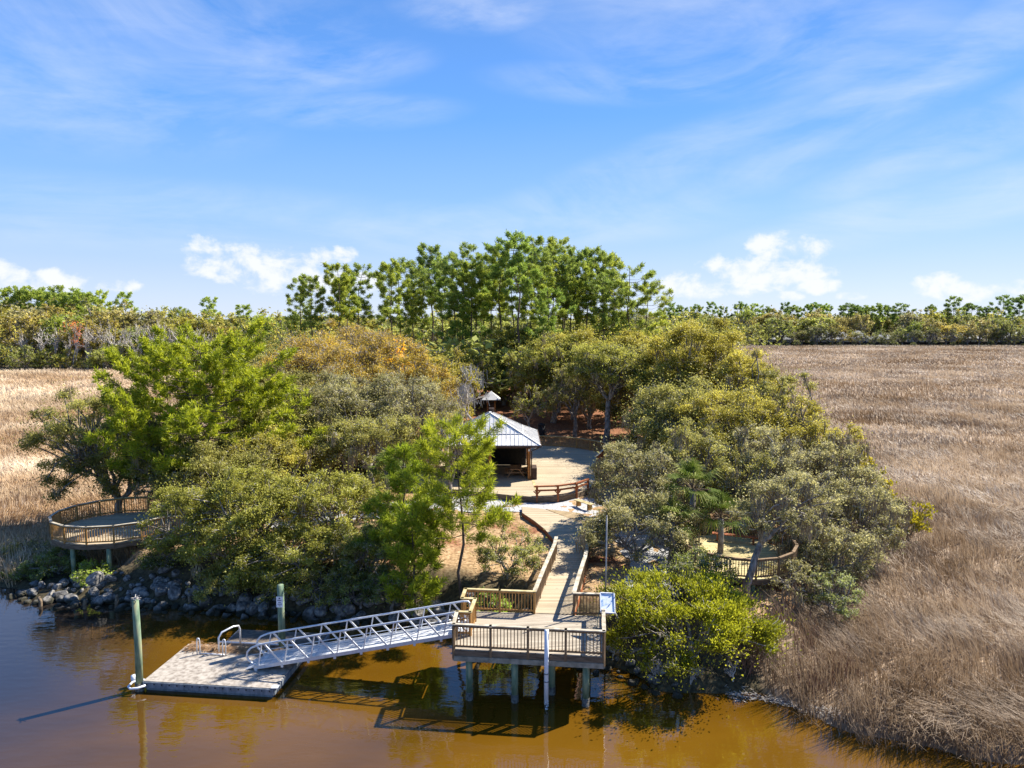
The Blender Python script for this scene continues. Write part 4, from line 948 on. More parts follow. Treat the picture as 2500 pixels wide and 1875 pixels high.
oak(1935, 44, 1150, 220, 'mossy grey oak hanging over the back of the right lookout', GREY, dens=.7, twigs=1.6, moss=.4)
oak(1800, 47.5, 1090, 200, 'olive oak directly behind the right lookout', OLIVE, dens=.7, moss=.3)
oak(1965, 41.3, 1190, 170, 'silvery oak close against the right side of the lookout rail', GREY, dens=.7, moss=.3)
oak(1930, 37.0, 1370, 150, 'small grey oak at the right front of the lookout rail', GREY, dens=.6, moss=.1)
oak(2070, 40.5, 1290, 200, 'silvery green oak low at the edge of the right marsh', GREY, dens=.75, moss=.2)
oak(1600, 34.6, 1420, 150, 'dark scrub left behind the yellow cedar bush', DK, 'shrub', 'shrub', dens=.7, moss=0, trunk_h=.05)
# cedars and palms
oak(1705, 31.8, 1408, 420, 'big bright yellow green cedar bush at the water edge', (1, 1, 1), 'bush', 'cedar_bush', mat='cedar', spray=True, leaf=.062, dens=.9, moss=0, trunk_h=.02, twigs=.7, flat=.98, nclump=110)
for i, (px, Y, top) in enumerate(((1600, 30.9, 1600), (1690, 30.3, 1610), (1790, 30.4, 1620), (1500, 32.6, 1560))):
    x = xat(px, Y, 1); r = empty('dead_brush', (x, Y, max(.1, gz(x, Y))), 'tangle of bare grey twigs on the bank under the yellow cedar bush', 'brush', 'dead brush under the cedar bush')
    bare_parts(r, zat(top, Y)+.3, 900+i, .75, thick=.8)
for px, Y, top, wd, lb in ((2105, 60, 1105, 105, 'golden cedar on the marsh edge, highest of the three golden cedars'), (2165, 54, 1170, 90, 'golden cedar on the marsh edge, between the two other golden cedars'), (2225, 50.5, 1225, 100, 'golden cedar farthest out in the right marsh grass')):
    oak(px, Y, top, wd, lb, (1.0, .85, .8), 'tree', 'cedar_tree', mat='cedar', spray=True, leaf=.11, moss=0, trunk_h=.03, twigs=.3, flat=.95)
def palm(px, Y, top, label, n=26, Lp=.8, Lf=.95, cat='palm', trunk=True, seed=1, **kw):
    x = xat(px, Y, 5); z0 = gz(x, Y); h = zat(top, Y)-z0
    r = empty('palm_tree' if trunk else 'palmetto', (x, Y, z0), label, cat)
    if trunk: MB().tube([(0, 0, -.3), (.05, 0, h*.5), (0, 0, h)], [.2, .17, .19], 9).build('trunk', M['bark'], r, True, world=False)
    fan_fronds(r, (0, 0, h if trunk else .15), n, Lp, Lf, seed, **kw); return r
palm(1690, 42.5, 1195, 'tall cabbage palm with drooping fans right of the boardwalk', 24, 1.35, 1.25, seed=3)
palm(1640, 40.5, 1275, 'lower cabbage palm in front of the tall palm', 15, 1.1, 1.1, seed=4)
palm(1760, 41.0, 1265, 'cabbage palm leaning over the right lookout floor', 16, 1.1, 1.1, seed=5)
palm(945, 50, 1150, 'cabbage palm in shade among the left oaks', 26, .9, 1.0, seed=6)
palm(2112, 43, 1395, 'dark palmetto in the marsh grass beside the mossy oaks', 20, .5, .9, 'palmetto', False, 7, tilt=(0, 1.1))
palm(2010, 47, 1300, 'palmetto under the mossy oaks right of the lookout', 16, .5, .9, 'palmetto', False, 8, tilt=(0, 1.1))
palm(1590, 36.5, 1420, 'dark palmetto behind the yellow cedar bush', 18, .5, .9, 'palmetto', False, 9, tilt=(0, 1.1))

# --- tall pine grove
GP = []
for i, (H, R, cl) in enumerate(((28, 4.1, .60), (30, 4.7, .57), (27, 3.9, .66), (29, 5.1, .54), (26, 4.6, .5), (24, 5.4, .42))):
    r = empty('pine_tree', (0, 0, 0), 'tall straight pine in the dense grove behind the pavilion', 'tree', 'pines of the grove behind the pavilion')
    pine_parts(r, H, R, 300+i, clear=cl, tufts=300, nn=36, nl=.58, nw=.05, shape='crown', mat='needle_far', levels=17, up=.3, tr_r=.24, twigr=.03); GP.append((r, H, R))
spots = [(731, 679, 1), (758, 674, 0), (826, 645, 0), (876, 643, 1), (850, 668, 2), (980, 627, 3), (955, 642, 0), (1052, 600, 0), (1030, 628, 4), (1134, 593, 1), (1105, 615, 3), (1183, 613, 3), (1219, 602, 0), (1260, 568, 2), (1296, 604, 1), (1323, 579, 0), (1373, 579, 1), (1345, 600, 3), (1409, 609, 0), (1450, 606, 2), (1490, 618, 2), (1536, 647, 5), (1580, 690, 5), (1430, 640, 4), (1250, 640, 3), (1390, 660, 4), (1160, 660, 4), (1010, 680, 4), (1340, 700, 4), (1500, 690, 4), (1470, 665, 3), (1120, 720, 4), (1200, 650, 2), (1320, 650, 0), (1150, 640, 0), (1080, 640, 2), (1375, 630, 2)]
rr = random.Random(11); used = set()
glab = ['tall pine standing at the left edge of the grove, sky around its crown', 'tall straight pine in the dense grove behind the pavilion', 'tall pine on the thinner right side of the grove']
for (px, top, kd) in spots:
    Y = 112+rr.uniform(0, 34)*(1 if top < 660 else .55)
    if px < 900: Y = 118+rr.uniform(0, 14)
    if px > 1370: Y = max(Y, 123+rr.uniform(0, 10))
    r, H, R = GP[kd]; h = zat(top, Y)-2.0; x = xat(px, Y, 18); s = h/H
    zi = 0 if px < 900 else (2 if px > 1440 else 1)
    sxy = min(1.15, max(.75, s*1.05)); tint = rr.choice([(1, 1, 1), (1.15, 1.1, .9), (.85, .9, 1.0), (1.25, 1.15, .85), (.9, 1, .95)])
    o = r if kd not in used else None
    if o is None: o = dup(r, (x, Y, 2.0), rr.uniform(0, 6.28), sxy, glab[zi], None, tint, s)
    else:
        used.add(kd); o.location = (x, Y, 2.0); o.rotation_euler.z = rr.uniform(0, 6.28); o.scale = (sxy, sxy, s); o['label'] = glab[zi]
    o['group'] = ['pines at the left edge of the grove', 'pines in the middle of the grove', 'pines on the right side of the grove'][zi]

# --- far tree lines
def proto(name, label, fn):
    r = empty(name, (0, -60, -80), label, 'tree'); fn(r); return r
FARN = []
BL = [proto('broadleaf_tree', 'far tree', lambda r, i=i: oak_parts(r, 4.6, 10+i % 2, 500+i, leaf=.27, dens=1.0, twigs=.7, moss=0, trunk_h=.15, nclump=(46, 38, 54, 30, 60)[i])) for i in range(5)]
SHB = [proto('shrub', 'far shrub', lambda r, i=i: oak_parts(r, 3.0, 5, 520+i, leaf=.28, dens=.8, twigs=.5, moss=0, trunk_h=.05, nclump=30)) for i in range(3)]
BARE = [proto('bare_tree', 'far bare tree', lambda r, i=i: bare_parts(r, 11, 540+i, .36, thick=2.3)) for i in range(3)]
REDB = [proto('red_maple', 'far maple', lambda r: bare_parts(r, 11, 550, .36, haze=((2.6, .75, .9), 3)))]
FP = [proto('pine_tree', 'far pine', lambda r, i=i: pine_parts(r, 26, 5.2, 560+i, clear=(.46, .36, .54)[i], tufts=230, nn=18, nl=.9, nw=.13, shape='crown', mat='needle_far', levels=12, up=.4, tr_r=.26, twigr=.05)) for i in range(3)]
first = set()
def far(kind, H0, px, Y, top, label, group, tint=None, wide=1.0):
    r = rr.choice(kind); z0 = max(.45, gz(xat(px, Y, 5), Y)); h = max(1.5, zat(top, Y)-z0); s = h/H0; x = xat(px, Y, 10)
    if tint: k = rr.uniform(.8, 1.25); tint = tuple(c*k for c in tint)
    o = dup(r, (x, Y, z0-.1), rr.uniform(0, 6.28), s*wide*rr.uniform(.75, 1.35), label, group, tint, s)
    c0 = r.children[0]
    return o
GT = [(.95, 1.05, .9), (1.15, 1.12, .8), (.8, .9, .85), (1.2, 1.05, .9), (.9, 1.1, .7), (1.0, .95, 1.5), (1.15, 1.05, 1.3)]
def interp(tab, x):
    for (a, b), (c, d) in zip(tab[:-1], tab[1:]):
        if a <= x <= c: return b+(d-b)*(x-a)/(c-a)
    return tab[-1][1] if x > tab[-1][0] else tab[0][1]
# left line
L_top = [(-100, 735), (0, 738), (250, 740), (400, 752), (560, 762), (700, 770), (800, 770)]
for px in range(-90, 860, 27): far(BL, 10.5, px+rr.uniform(-10, 10), 262+rr.uniform(-10, 25), interp(L_top, px)+rr.uniform(-10, 18), 'broad olive tree in the back row of the left tree line', 'back row trees of the left tree line', rr.choice(GT), 1.15)
for px in range(-80, 860, 34): far(BL, 10.5, px+rr.uniform(-12, 12), 236+rr.uniform(-6, 8), interp(L_top, px)+42+rr.uniform(-26, 26), 'olive tree in the middle row of the left tree line', 'middle row trees of the left tree line', rr.choice(GT), 1.1)
for px in range(-70, 700, 24): far(SHB, 5, px+rr.uniform(-10, 10), 217+rr.uniform(-2, 6), 858+rr.uniform(-22, 22), 'low green shrub along the far edge of the left marsh', 'shrubs along the left marsh edge', rr.choice(GT[:3]), .95)
for px, top, k in ((60, 815, 0), (100, 800, 0), (130, 800, 0), (185, 790, 1), (280, 795, 0), (310, 805, 0), (330, 810, 0), (375, 800, 0), (400, 790, 0), (420, 805, 0), (445, 800, 0), (240, 820, 0), (560, 825, 1), (20, 850, 0), (160, 820, 0), (210, 800, 0), (255, 790, 0), (345, 795, 0), (480, 800, 0), (520, 815, 0), (75, 830, 0), (300, 820, 0)):
    far(REDB if k else BARE, 9.6, px, 221+rr.uniform(0, 5), top, 'leafless reddish maple in the left tree line' if k else 'pale leafless tree standing in front of the left tree line', 'red budding maples in the left tree line' if k else 'bare trees in the left tree line', None, .8)
for px, top in ((15, 703), (45, 697), (80, 697), (105, 700), (140, 696), (160, 712), (195, 702), (225, 712), (250, 707), (-30, 700), (-70, 705), (60, 715), (120, 715), (180, 722)):
    far(FP, 26, px, 285+rr.uniform(-8, 12), top, 'tall pine in the cluster above the left tree line', 'pine cluster of the left tree line', rr.choice([(1, 1, 1), (1.2, 1.15, .9)]))
for px, top, lb in ((305, 712, 'lone tall pine at the right end of the left pine cluster'), (515, 724, 'flat topped pine alone above the middle of the left tree line'), (595, 743, 'small round topped pine above the left tree line near the grove'), (442, 748, 'little pine top just showing above the left tree line')):
    far(FP, 26, px, 285, top, lb, None, (1, 1, 1))
# behind and beside the grove
for px in range(690, 1680, 30): far(BL, 10.5, px+rr.uniform(-14, 14), 175+rr.uniform(-12, 30), 768+rr.uniform(-14, 18), 'green tree seen between the trunks behind the pine grove', 'trees behind the pine grove', rr.choice(GT[:3]), 1.2)
for px in range(700, 1640, 52): far(SHB, 5, px+rr.uniform(-14, 14), 122+rr.uniform(-12, 18), 842+rr.uniform(-14, 20), 'green undergrowth bush at the feet of the grove pines', 'bushes under the pine grove', rr.choice(GT[:3]), 1.2)
# right line
for px in range(1560, 2620, 26): far(BL, 10.5, px+rr.uniform(-16, 16), 452+rr.uniform(-10, 25), 764+rr.uniform(-16, 18), 'rounded tree in the back row of the right tree line', 'back row trees of the right tree line', rr.choice(GT), 1.2)
for px in range(1570, 2620, 36): far(BL, 10.5, px+rr.uniform(-24, 24), 413+rr.uniform(-4, 6), 788+rr.uniform(-20, 20), 'yellowish oak in front of the houses across the right marsh', 'front oaks of the right tree line', rr.choice(GT), 1.3)
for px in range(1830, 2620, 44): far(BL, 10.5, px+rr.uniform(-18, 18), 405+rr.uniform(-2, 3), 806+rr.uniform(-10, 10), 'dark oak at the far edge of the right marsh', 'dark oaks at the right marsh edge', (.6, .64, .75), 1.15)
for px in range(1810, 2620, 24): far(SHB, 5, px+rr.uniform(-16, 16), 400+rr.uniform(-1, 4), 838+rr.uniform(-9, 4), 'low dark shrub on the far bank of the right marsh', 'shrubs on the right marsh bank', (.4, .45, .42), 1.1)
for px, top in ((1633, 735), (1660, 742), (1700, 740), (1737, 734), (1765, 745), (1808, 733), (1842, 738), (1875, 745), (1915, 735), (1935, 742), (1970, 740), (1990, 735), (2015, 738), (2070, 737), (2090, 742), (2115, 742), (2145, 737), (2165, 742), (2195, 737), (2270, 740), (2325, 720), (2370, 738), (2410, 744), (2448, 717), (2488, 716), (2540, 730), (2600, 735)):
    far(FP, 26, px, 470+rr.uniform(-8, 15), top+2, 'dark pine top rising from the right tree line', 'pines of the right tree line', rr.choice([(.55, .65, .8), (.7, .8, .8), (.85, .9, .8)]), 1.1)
for L_ in (BL, SHB, BARE, REDB, FP):
    for r in L_:
        for ch in list(r.children): bpy.data.objects.remove(ch)
        bpy.data.objects.remove(r)

def woods(name, label, x0, x1, y0, y1, n, h0, h1, seed, tint):
    rng = np.random.default_rng(seed); cx = rng.uniform(x0, x1, n); cy = rng.uniform(y0, y1, n); ch = rng.uniform(h0, h1, n); cr = rng.uniform(3.5, 7, n); q = 150
    k = np.repeat(np.arange(n), q); m = len(k); d = unit(rng.normal(size=(m, 3))); d[:, 2] = np.abs(d[:, 2])*1.0-.25
    P = np.stack([cx[k]+d[:, 0]*cr[k], cy[k]+d[:, 1]*cr[k], .5+ch[k]*(.42+.56*d[:, 2])], -1)+rng.normal(0, .5, (m, 3)); P[:, 2] = np.maximum(P[:, 2], .6)
    u = unit(rng.normal(size=(m, 3))); nr = unit(rng.normal(size=(m, 3))*.6+np.array([.2, .1, .9])); w_ = unit(np.cross(nr, u))
    o = leaf_obj(name, P, u*.8, w_*.5, np.clip(rng.normal(.42, .25, n), 0, 1)[k]*.6+rng.random(m)*.4, M['leaf']); o.color = (*tint, 1); tag(o, label, 'woods', kind='stuff')
woods('far_woods', 'unbroken woods closing the horizon behind the left tree line and the grove', -330, 110, 300, 420, 420, 12, 18, 71, (.6, .68, .6))
woods('far_woods', 'unbroken woods closing the horizon behind the houses on the right', 80, 520, 478, 620, 420, 15, 22.5, 72, (.62, .68, .6))

# ------------------------------------------------------------------ far houses and fence
def house(px, Y, w_, d_, zt, zr, label, walls=M['house_wall']):
    x = xat(px, Y, 3); h = empty('house', (x, Y, .5), label, 'house')
    MB().box((x, Y, (.4+zt)/2), (w_, d_, zt-.4)).build('wall', walls, h)
    mb = MB(); o = .6; x0, x1, y0, y1 = x-w_/2-o, x+w_/2+o, Y-d_/2-o, Y+d_/2+o; q = d_*.45
    mb.add([(x0, y0, zt), (x1, y0, zt), (x1, y1, zt), (x0, y1, zt), (x0+q, Y, zr), (x1-q, Y, zr)], [(0, 1, 5, 4), (1, 2, 5), (2, 3, 4, 5), (3, 0, 4), (3, 2, 1, 0)]); mb.build('roof', M['house_roof'], h)
    n = max(2, int(w_/4))
    for k in range(n):
        xx = x-w_/2+(k+.5)*w_/n; f = MB().box((xx, Y-d_/2-.03, 2.1), (1.5, .06, 1.3)).build('window', M['white'], h); MB().box((xx, Y-d_/2-.075, 2.1), (1.25, .03, 1.05)).build('pane', M['house_dark'], f)
house(1905, 426, 12, 9, 3.6, 6.0, 'pale roofed house left end of the row across the right marsh')
house(2030, 428, 22, 11, 3.6, 8.0, 'long grey roofed house in the row across the right marsh')
house(2092, 431, 10, 10, 4.2, 8.5, 'grey gabled house right of the long roofed one')
house(2155, 426, 14, 9, 3.6, 6.2, 'low white roofed house in the middle of the far row')
house(2240, 431, 8, 9, 5.5, 9.0, 'small two storey pale house among the far oaks')
house(2350, 430, 16, 9, 4.0, 7.5, 'grey roofed house behind the dark oaks near the right end')
house(2470, 428, 18, 9, 4.5, 8.0, 'pale house at the right end of the far row')
house(478, 246, 10, 8, 6.0, 9.2, 'whitish house glimpsed through the bare trees of the left line')
house(700, 240, 14, 8, 5.0, 8.0, 'pale building glimpsed beside the leftmost grove pines')
fn = empty('garden_fence', (xat(2180, 408, 2), 408, .5), 'long black fence running below the houses on the far bank', 'fence')
x0, x1 = xat(1860, 408, 2), xat(2560, 408, 2)
pm = None
for k in range(60):
    t = k/59; xx = x0+(x1-x0)*t
    if pm is None: pm = MB().box((xx, 419, 1.3), (.14, .14, 2.0)).build('fence_post', M['fence_dark'], fn); px0 = xx
    else: q = pm.copy(); COL.objects.link(q); q.location.x += xx-px0
MB().box(((x0+x1)/2, 419.12, 1.25), (x1-x0, .06, 1.7)).build('fence_boards', M['fence_dark'], fn)

# ------------------------------------------------------------------ riprap boulders
def rock_mesh(seed):
    rng = np.random.default_rng(seed)
    import bmesh
    bm = bmesh.new(); bmesh.ops.create_icosphere(bm, subdivisions=3, radius=1)
    cuts = unit(rng.normal(size=(9, 3))); dc = rng.uniform(.55, .9, 9)
    sc = np.array([1, rng.uniform(.65, .95), rng.uniform(.5, .8)])
    for v in bm.verts:
        p = np.array(v.co)
        for c, d in zip(cuts, dc):
            e = p@c-d
            if e > 0: p = p-c*e*.92
        p = p*sc+rng.normal(0, .012, 3); v.co = p
    me = bpy.data.meshes.new('boulder'); bm.to_mesh(me); bm.free(); me.materials.append(M['rock']); return me
RM = [rock_mesh(700+i) for i in range(14)]
rr = random.Random(21)
def boulder(x, y, z, s, label, group, mesh=None):
    o = bpy.data.objects.new('boulder', mesh or rr.choice(RM)); COL.objects.link(o)
    o.location = (x, y, z); o.rotation_euler = (rr.uniform(-.5, .5), rr.uniform(-.5, .5), rr.uniform(0, 6.28)); o.scale = (s, s, s)
    tag(o, label, 'boulder', group)
shore_l = [(-29.5, 41.3), (-27.6, 40.5), (-22.4, 39.6), (-15.9, 38.7), (-10.2, 37.9), (-5.6, 36.9), (-2.5, 35.7), (1.5, 33.8)]
shore_r = [(3.5, 32.8), (4.8, 31.9), (6.4, 30.6), (7.6, 30.2)]
def along(P, d):
    out = []; 
    for p, q in zip(P[:-1], P[1:]):
        L = math.hypot(q[0]-p[0], q[1]-p[1]); n = max(1, int(L/d))
        for k in range(n): t = (k+rr.uniform(.1, .9))/n; out.append((p[0]+(q[0]-p[0])*t, p[1]+(q[1]-p[1])*t, -(q[1]-p[1])/L, (q[0]-p[0])/L))
    return out
rows = [(-.55, .36, 'grey boulder in the bottom row of riprap along the left bank', 'boulders in the bottom row of the left bank'), (.05, .42, 'grey boulder in the middle of the riprap slope along the left bank', 'boulders in the middle of the left bank'), (.65, .40, 'grey boulder on the upper slope of riprap under the left oaks', 'boulders on the upper left bank'), (1.25, .36, 'grey boulder at the top of the left riprap under the branches', 'boulders at the top of the left bank'), (1.85, .33, 'grey boulder at the top of the left riprap under the branches', 'boulders at the top of the left bank')]
for off, sz, lb, gr in rows:
    for x, y, nx_, ny_ in along(shore_l, .56):
        s = sz*rr.choice((.45, .6, .75, .85, 1.0, 1.15, 1.35)); o = off+rr.uniform(-.2, .2); X_, Y_ = x+nx_*o, y+ny_*o
        if off > 1 and rr.random() < .35: continue
        boulder(X_, Y_, max(-.05, gz(X_, Y_))+s*.2, s, lb, gr)
for off in (-.5, 0, .55, 1.1):
    for x, y, nx_, ny_ in along(shore_r, .62):
        s = .23*rr.uniform(.7, 1.4); o = off+rr.uniform(-.2, .2); X_, Y_ = x+nx_*o, y+ny_*o
        boulder(X_, Y_, max(-.05, gz(X_, Y_))+s*.2, s, 'dark wet boulder between the platform and the yellow cedar bush', 'boulders right of the platform')
x, y = at(232, 1412, 1.3); boulder(x, y, 1.3, .55, 'large pale tilted boulder topping the riprap near the left lookout', None)
# old stakes at the waterline
for px, py in ((108, 1474), (215, 1480), (292, 1478), (330, 1480), (455, 1470), (470, 1478), (612, 1492), (500, 1478)):
    x, y = at(px, py, 0); y -= .35; s = empty('wooden_stake', (x, y, 0), 'old brown stake standing in the water before the left boulders', 'stake', 'old stakes along the left boulders')
    MB().tube([(x, y, -.8), (x+.03, y, .3), (x+rr.uniform(-.08, .08), y, .62+rr.uniform(-.1, .25))], [.11, .10, .08], 8).build('shaft', M['stake'], s, True)

# ------------------------------------------------------------------ marsh grass
def grass_mat(name, dark, mid, light, patch):
    m = bpy.data.materials.new(name); ns, ls = nodes(m); b = ns['Principled BSDF']; out = ns['Material Output']
    a = N(ns, 'ShaderNodeAttribute', attribute_name='var'); r = ramp(ns, [(0, dark), (.5, mid), (1, light)]); ls.new(a.outputs['Fac'], r.inputs[0])
    tc = ns.new('ShaderNodeTexCoord'); mp = ns.new('ShaderNodeMapping'); mp.inputs['Scale'].default_value = (.03, .034, .03); mp.inputs['Rotation'].default_value = (0, 0, .6); ls.new(tc.outputs['Object'], mp.inputs[0])
    nz = ns.new('ShaderNodeTexNoise'); nz.inputs['Scale'].default_value = 1; nz.inputs['Detail'].default_value = 7; nz.inputs['Roughness'].default_value = .6; nz.inputs['Distortion'].default_value = .8; ls.new(mp.outputs[0], nz.inputs['Vector'])
    f = ramp(ns, [(.40, (0, 0, 0)), (.62, (1, 1, 1))]); ls.new(nz.outputs['Fac'], f.inputs[0])
    mx = N(ns, 'ShaderNodeMix', data_type='RGBA', blend_type='MULTIPLY'); ls.new(f.outputs[0], mx.inputs[0]); ls.new(r.outputs[0], mx.inputs[6]); mx.inputs[7].default_value = (*patch, 1)
    ls.new(mx.outputs[2], b.inputs['Base Color']); b.inputs['Roughness'].default_value = .6; b.inputs['Specular IOR Level'].default_value = .3
    tr = ns.new('ShaderNodeBsdfTranslucent'); ls.new(mx.outputs[2], tr.inputs[0]); ms = ns.new('ShaderNodeMixShader'); ms.inputs[0].default_value = .3
    ls.new(b.outputs[0], ms.inputs[1]); ls.new(tr.outputs[0], ms.inputs[2]); ls.new(ms.outputs[0], out.inputs['Surface'])
    return m
fa, fb, fh, fc = Field(31, 3, 22), Field(32, 1.2, 6), Field(33, 2.5, 14), Field(34, .8, 3)
def grass(name, bands, mat, side, label, base_dir, seed):
    rng = np.random.default_rng(seed); VV = []; vv = []
    for (y0, y1, dens, L0, w0) in bands:
        half = .74*y1+14; xa, xb = (0, half) if side > 0 else (-half, 0)
        n = int((y1-y0)*(xb-xa)*dens); x = rng.uniform(xa, xb, n); y = rng.uniform(y0, y1, n)
        k = np.abs(x) < .74*y+9; x, y = x[k], y[k]
        dl = sdf(LAND, x, y)+wob(x, y)*.22; di = sdf(ISLE, x, y)+wob2(x, y)*.25
        clump = fc(x, y)*.5+fh(x, y)*.35
        k = (dl > np.where(x > 11, -.38, .0)+.28*np.clip(fb(x, y), -1, 1)) & (di < -.25) & (rng.random(len(x)) < np.clip(.85+np.where(y < 60, .4, .15)*clump, .1, 1))
        if side < 0: k &= ~((x > -30.2) & (y < 44.2)) 
        else: k &= x > 11.2-.0*y
        x, y, dl, di, clump = x[k], y[k], dl[k], di[k], clump[k]; n = len(x)
        th = base_dir+fa(x, y)*.75+fb(x, y)*.3+rng.normal(0, .55, n)
        lean = np.clip(.72+.26*fh(x, y)+rng.normal(0, .2, n), .08, 1.4)
        L = L0*rng.uniform(.55, 1.15, n)*(1+.18*clump); w = w0*rng.uniform(.6, 1.3, n)
        edge = np.exp(-np.maximum(dl, 0)/1.6); L *= 1+.3*edge; lean *= 1-.25*edge
        d = np.stack([np.cos(th), np.sin(th), np.zeros(n)], -1); s = np.stack([-np.sin(th), np.cos(th), np.zeros(n)], -1)
        tw = rng.normal(0, .8, n); s = s*np.cos(tw)[:, None]+d*np.sin(tw)[:, None]; s *= w[:, None]
        b = np.stack([x, y, ground_z(x, y)-.05], -1); up = np.array([0, 0, 1.])
        m_ = b+up*(L*.55*np.cos(lean*.5))[:, None]+d*(L*.55*np.sin(lean*.5))[:, None]
        l2 = lean*1.35; t = m_+up*(L*.5*np.cos(l2))[:, None]+d*(L*.5*np.sin(l2))[:, None]
        VV.append(np.stack([b-s, b+s, m_+s*.85, m_-s*.85, m_-s*.85, m_+s*.85, t+s*.15, t-s*.15], 1).reshape(-1, 3))
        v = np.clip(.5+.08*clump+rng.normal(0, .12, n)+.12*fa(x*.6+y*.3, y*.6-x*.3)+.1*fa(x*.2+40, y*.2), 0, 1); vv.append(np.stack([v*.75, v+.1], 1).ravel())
    V = np.concatenate(VV); o = np_mesh(name, V, np.arange(len(V)).reshape(-1, 4), mat, np.clip(np.concatenate(vv), 0, 1)); tag(o, label, 'marsh grass', kind='stuff')
    print(name, len(V)//8)
grass('marsh_grass', [(20, 38, 110, 1.35, .014), (38, 55, 60, 1.3, .02), (55, 85, 28, 1.25, .028), (85, 140, 11, 1.2, .045), (140, 230, 4.2, 1.2, .075), (230, 399, 1.7, 1.2, .13)],
      grass_mat('marsh_grass_brown', (.20, .135, .08), (.46, .355, .245), (.72, .60, .46), (.50, .42, .33)), 1, 'pale brown marsh grass filling the right side out to the far houses', 2.5, 61)
grass('marsh_grass', [(38, 55, 45, 1.2, .02), (55, 85, 28, 1.2, .028), (85, 140, 12, 1.2, .045), (140, 216, 5, 1.2, .075)],
      grass_mat('marsh_grass_straw', (.30, .20, .11), (.68, .53, .345), (.90, .76, .56), (.66, .54, .41)), -1, 'straw coloured marsh grass on the left behind the lookout', 2.7, 62)

rng = np.random.default_rng(88); n = 1500; x = rng.uniform(10.3, 15.5, n); y = rng.uniform(28.6, 35.5, n); k = (sdf(LAND, x, y) > .2) & (sdf(ISLE, x, y) < .8) & (rng.random(n) < .35+.5*fc(x, y)); x, y = x[k], y[k]; n = len(x)
L = rng.uniform(.5, 1.35, n); U = np.stack([rng.normal(0, .14, n), rng.normal(0, .14, n), np.ones(n)], -1)*(L/2)[:, None]; a = rng.uniform(0, PI, n)
o = leaf_obj('dead_reeds', np.stack([x, y, ground_z(x, y)+L/2-.05], -1), U, np.stack([np.cos(a), np.sin(a), 0*a], -1)*.016, np.zeros(n), noise_mat('red_reed', (.16, .07, .05), (.32, .17, .12), 2, .9)); tag(o, 'thin stand of reddish dead stems on the bank right of the yellow cedar bush', 'reeds', kind='stuff')
n = 300; t = rng.uniform(0, 1, n); x = 9.5+t*4.0+rng.normal(0, .15, n); y = 29.75-t*2.2*t+rng.normal(0, .18, n); a = rng.normal(-.5, .6, n); L = rng.uniform(.1, .5, n)
o = leaf_obj('driftwood_litter', np.stack([x, y, np.maximum(ground_z(x, y), 0)+.03+rng.random(n)*.06], -1), np.stack([np.cos(a), np.sin(a), rng.normal(0, .08, n)], -1)*(L*.6)[:, None], np.stack([-np.sin(a), np.cos(a), 0*a], -1)*.016, np.zeros(n), M['bark_pale']); tag(o, 'line of bleached drift stems along the muddy edge of the right bank', 'driftwood', kind='stuff')

# ------------------------------------------------------------------ light and sky
SUN_EL = math.radians(44); sdir = Vector((.84*math.cos(SUN_EL), .54*math.cos(SUN_EL), math.sin(SUN_EL)))
sl = bpy.data.lights.new('sun', 'SUN'); sl.energy = 4.9; sl.angle = math.radians(.55); sl.color = (1, .95, .86)
so = bpy.data.objects.new('sun', sl); COL.objects.link(so); so.rotation_euler = sdir.to_track_quat('Z', 'Y').to_euler(); so.location = (60, 40, 80)
wd = bpy.data.worlds.new('World'); scn.world = wd; wd.use_nodes = True
ns, ls = wd.node_tree.nodes, wd.node_tree.links; bg = ns['Background']
sky = ns.new('ShaderNodeTexSky'); sky.sky_type = 'NISHITA'; sky.sun_disc = False; sky.sun_elevation = SUN_EL; sky.sun_rotation = math.atan2(sdir.x, sdir.y)
sky.air_density = 1.0; sky.dust_density = .1; sky.ozone_density = 1.6; sky.altitude = 10
tc = ns.new('ShaderNodeTexCoord')
def math_(op, a, b=None, c=None, clamp=False):
    n = ns.new('ShaderNodeMath'); n.operation = op; n.use_clamp = clamp
    for i, v in enumerate((a, b, c)):
        if v is None: continue
        if isinstance(v, (int, float)): n.inputs[i].default_value = v
        else: ls.new(v, n.inputs[i])
    return n.outputs[0]
sp_ = ns.new('ShaderNodeSeparateXYZ'); ls.new(tc.outputs['Generated'], sp_.inputs[0])
az = math_('ARCTAN2', sp_.outputs[0], sp_.outputs[1]); el = math_('ARCSINE', sp_.outputs[2])
def ae(px, py):
    t = (py-937.5)/F_PX; u = (px-1250)/F_PX; d = Vector((u, CP-t*SP, -(SP+t*CP))).normalized(); return math.atan2(d.x, d.y), math.asin(d.z)
cv = ns.new('ShaderNodeCombineXYZ'); ls.new(az, cv.inputs[0]); ls.new(el, cv.inputs[1])
def noise(scale, det, st=(1, 1, 1), rough=.55, dist=0, off=(0, 0, 0)):
    mp = ns.new('ShaderNodeMapping'); mp.inputs['Scale'].default_value = st; mp.inputs['Location'].default_value = off; ls.new(cv.outputs[0], mp.inputs[0])
    n = ns.new('ShaderNodeTexNoise'); n.inputs['Scale'].default_value = scale; n.inputs['Detail'].default_value = det; n.inputs['Roughness'].default_value = rough; n.inputs['Distortion'].default_value = dist; ls.new(mp.outputs[0], n.inputs['Vector']); return n.outputs['Fac']
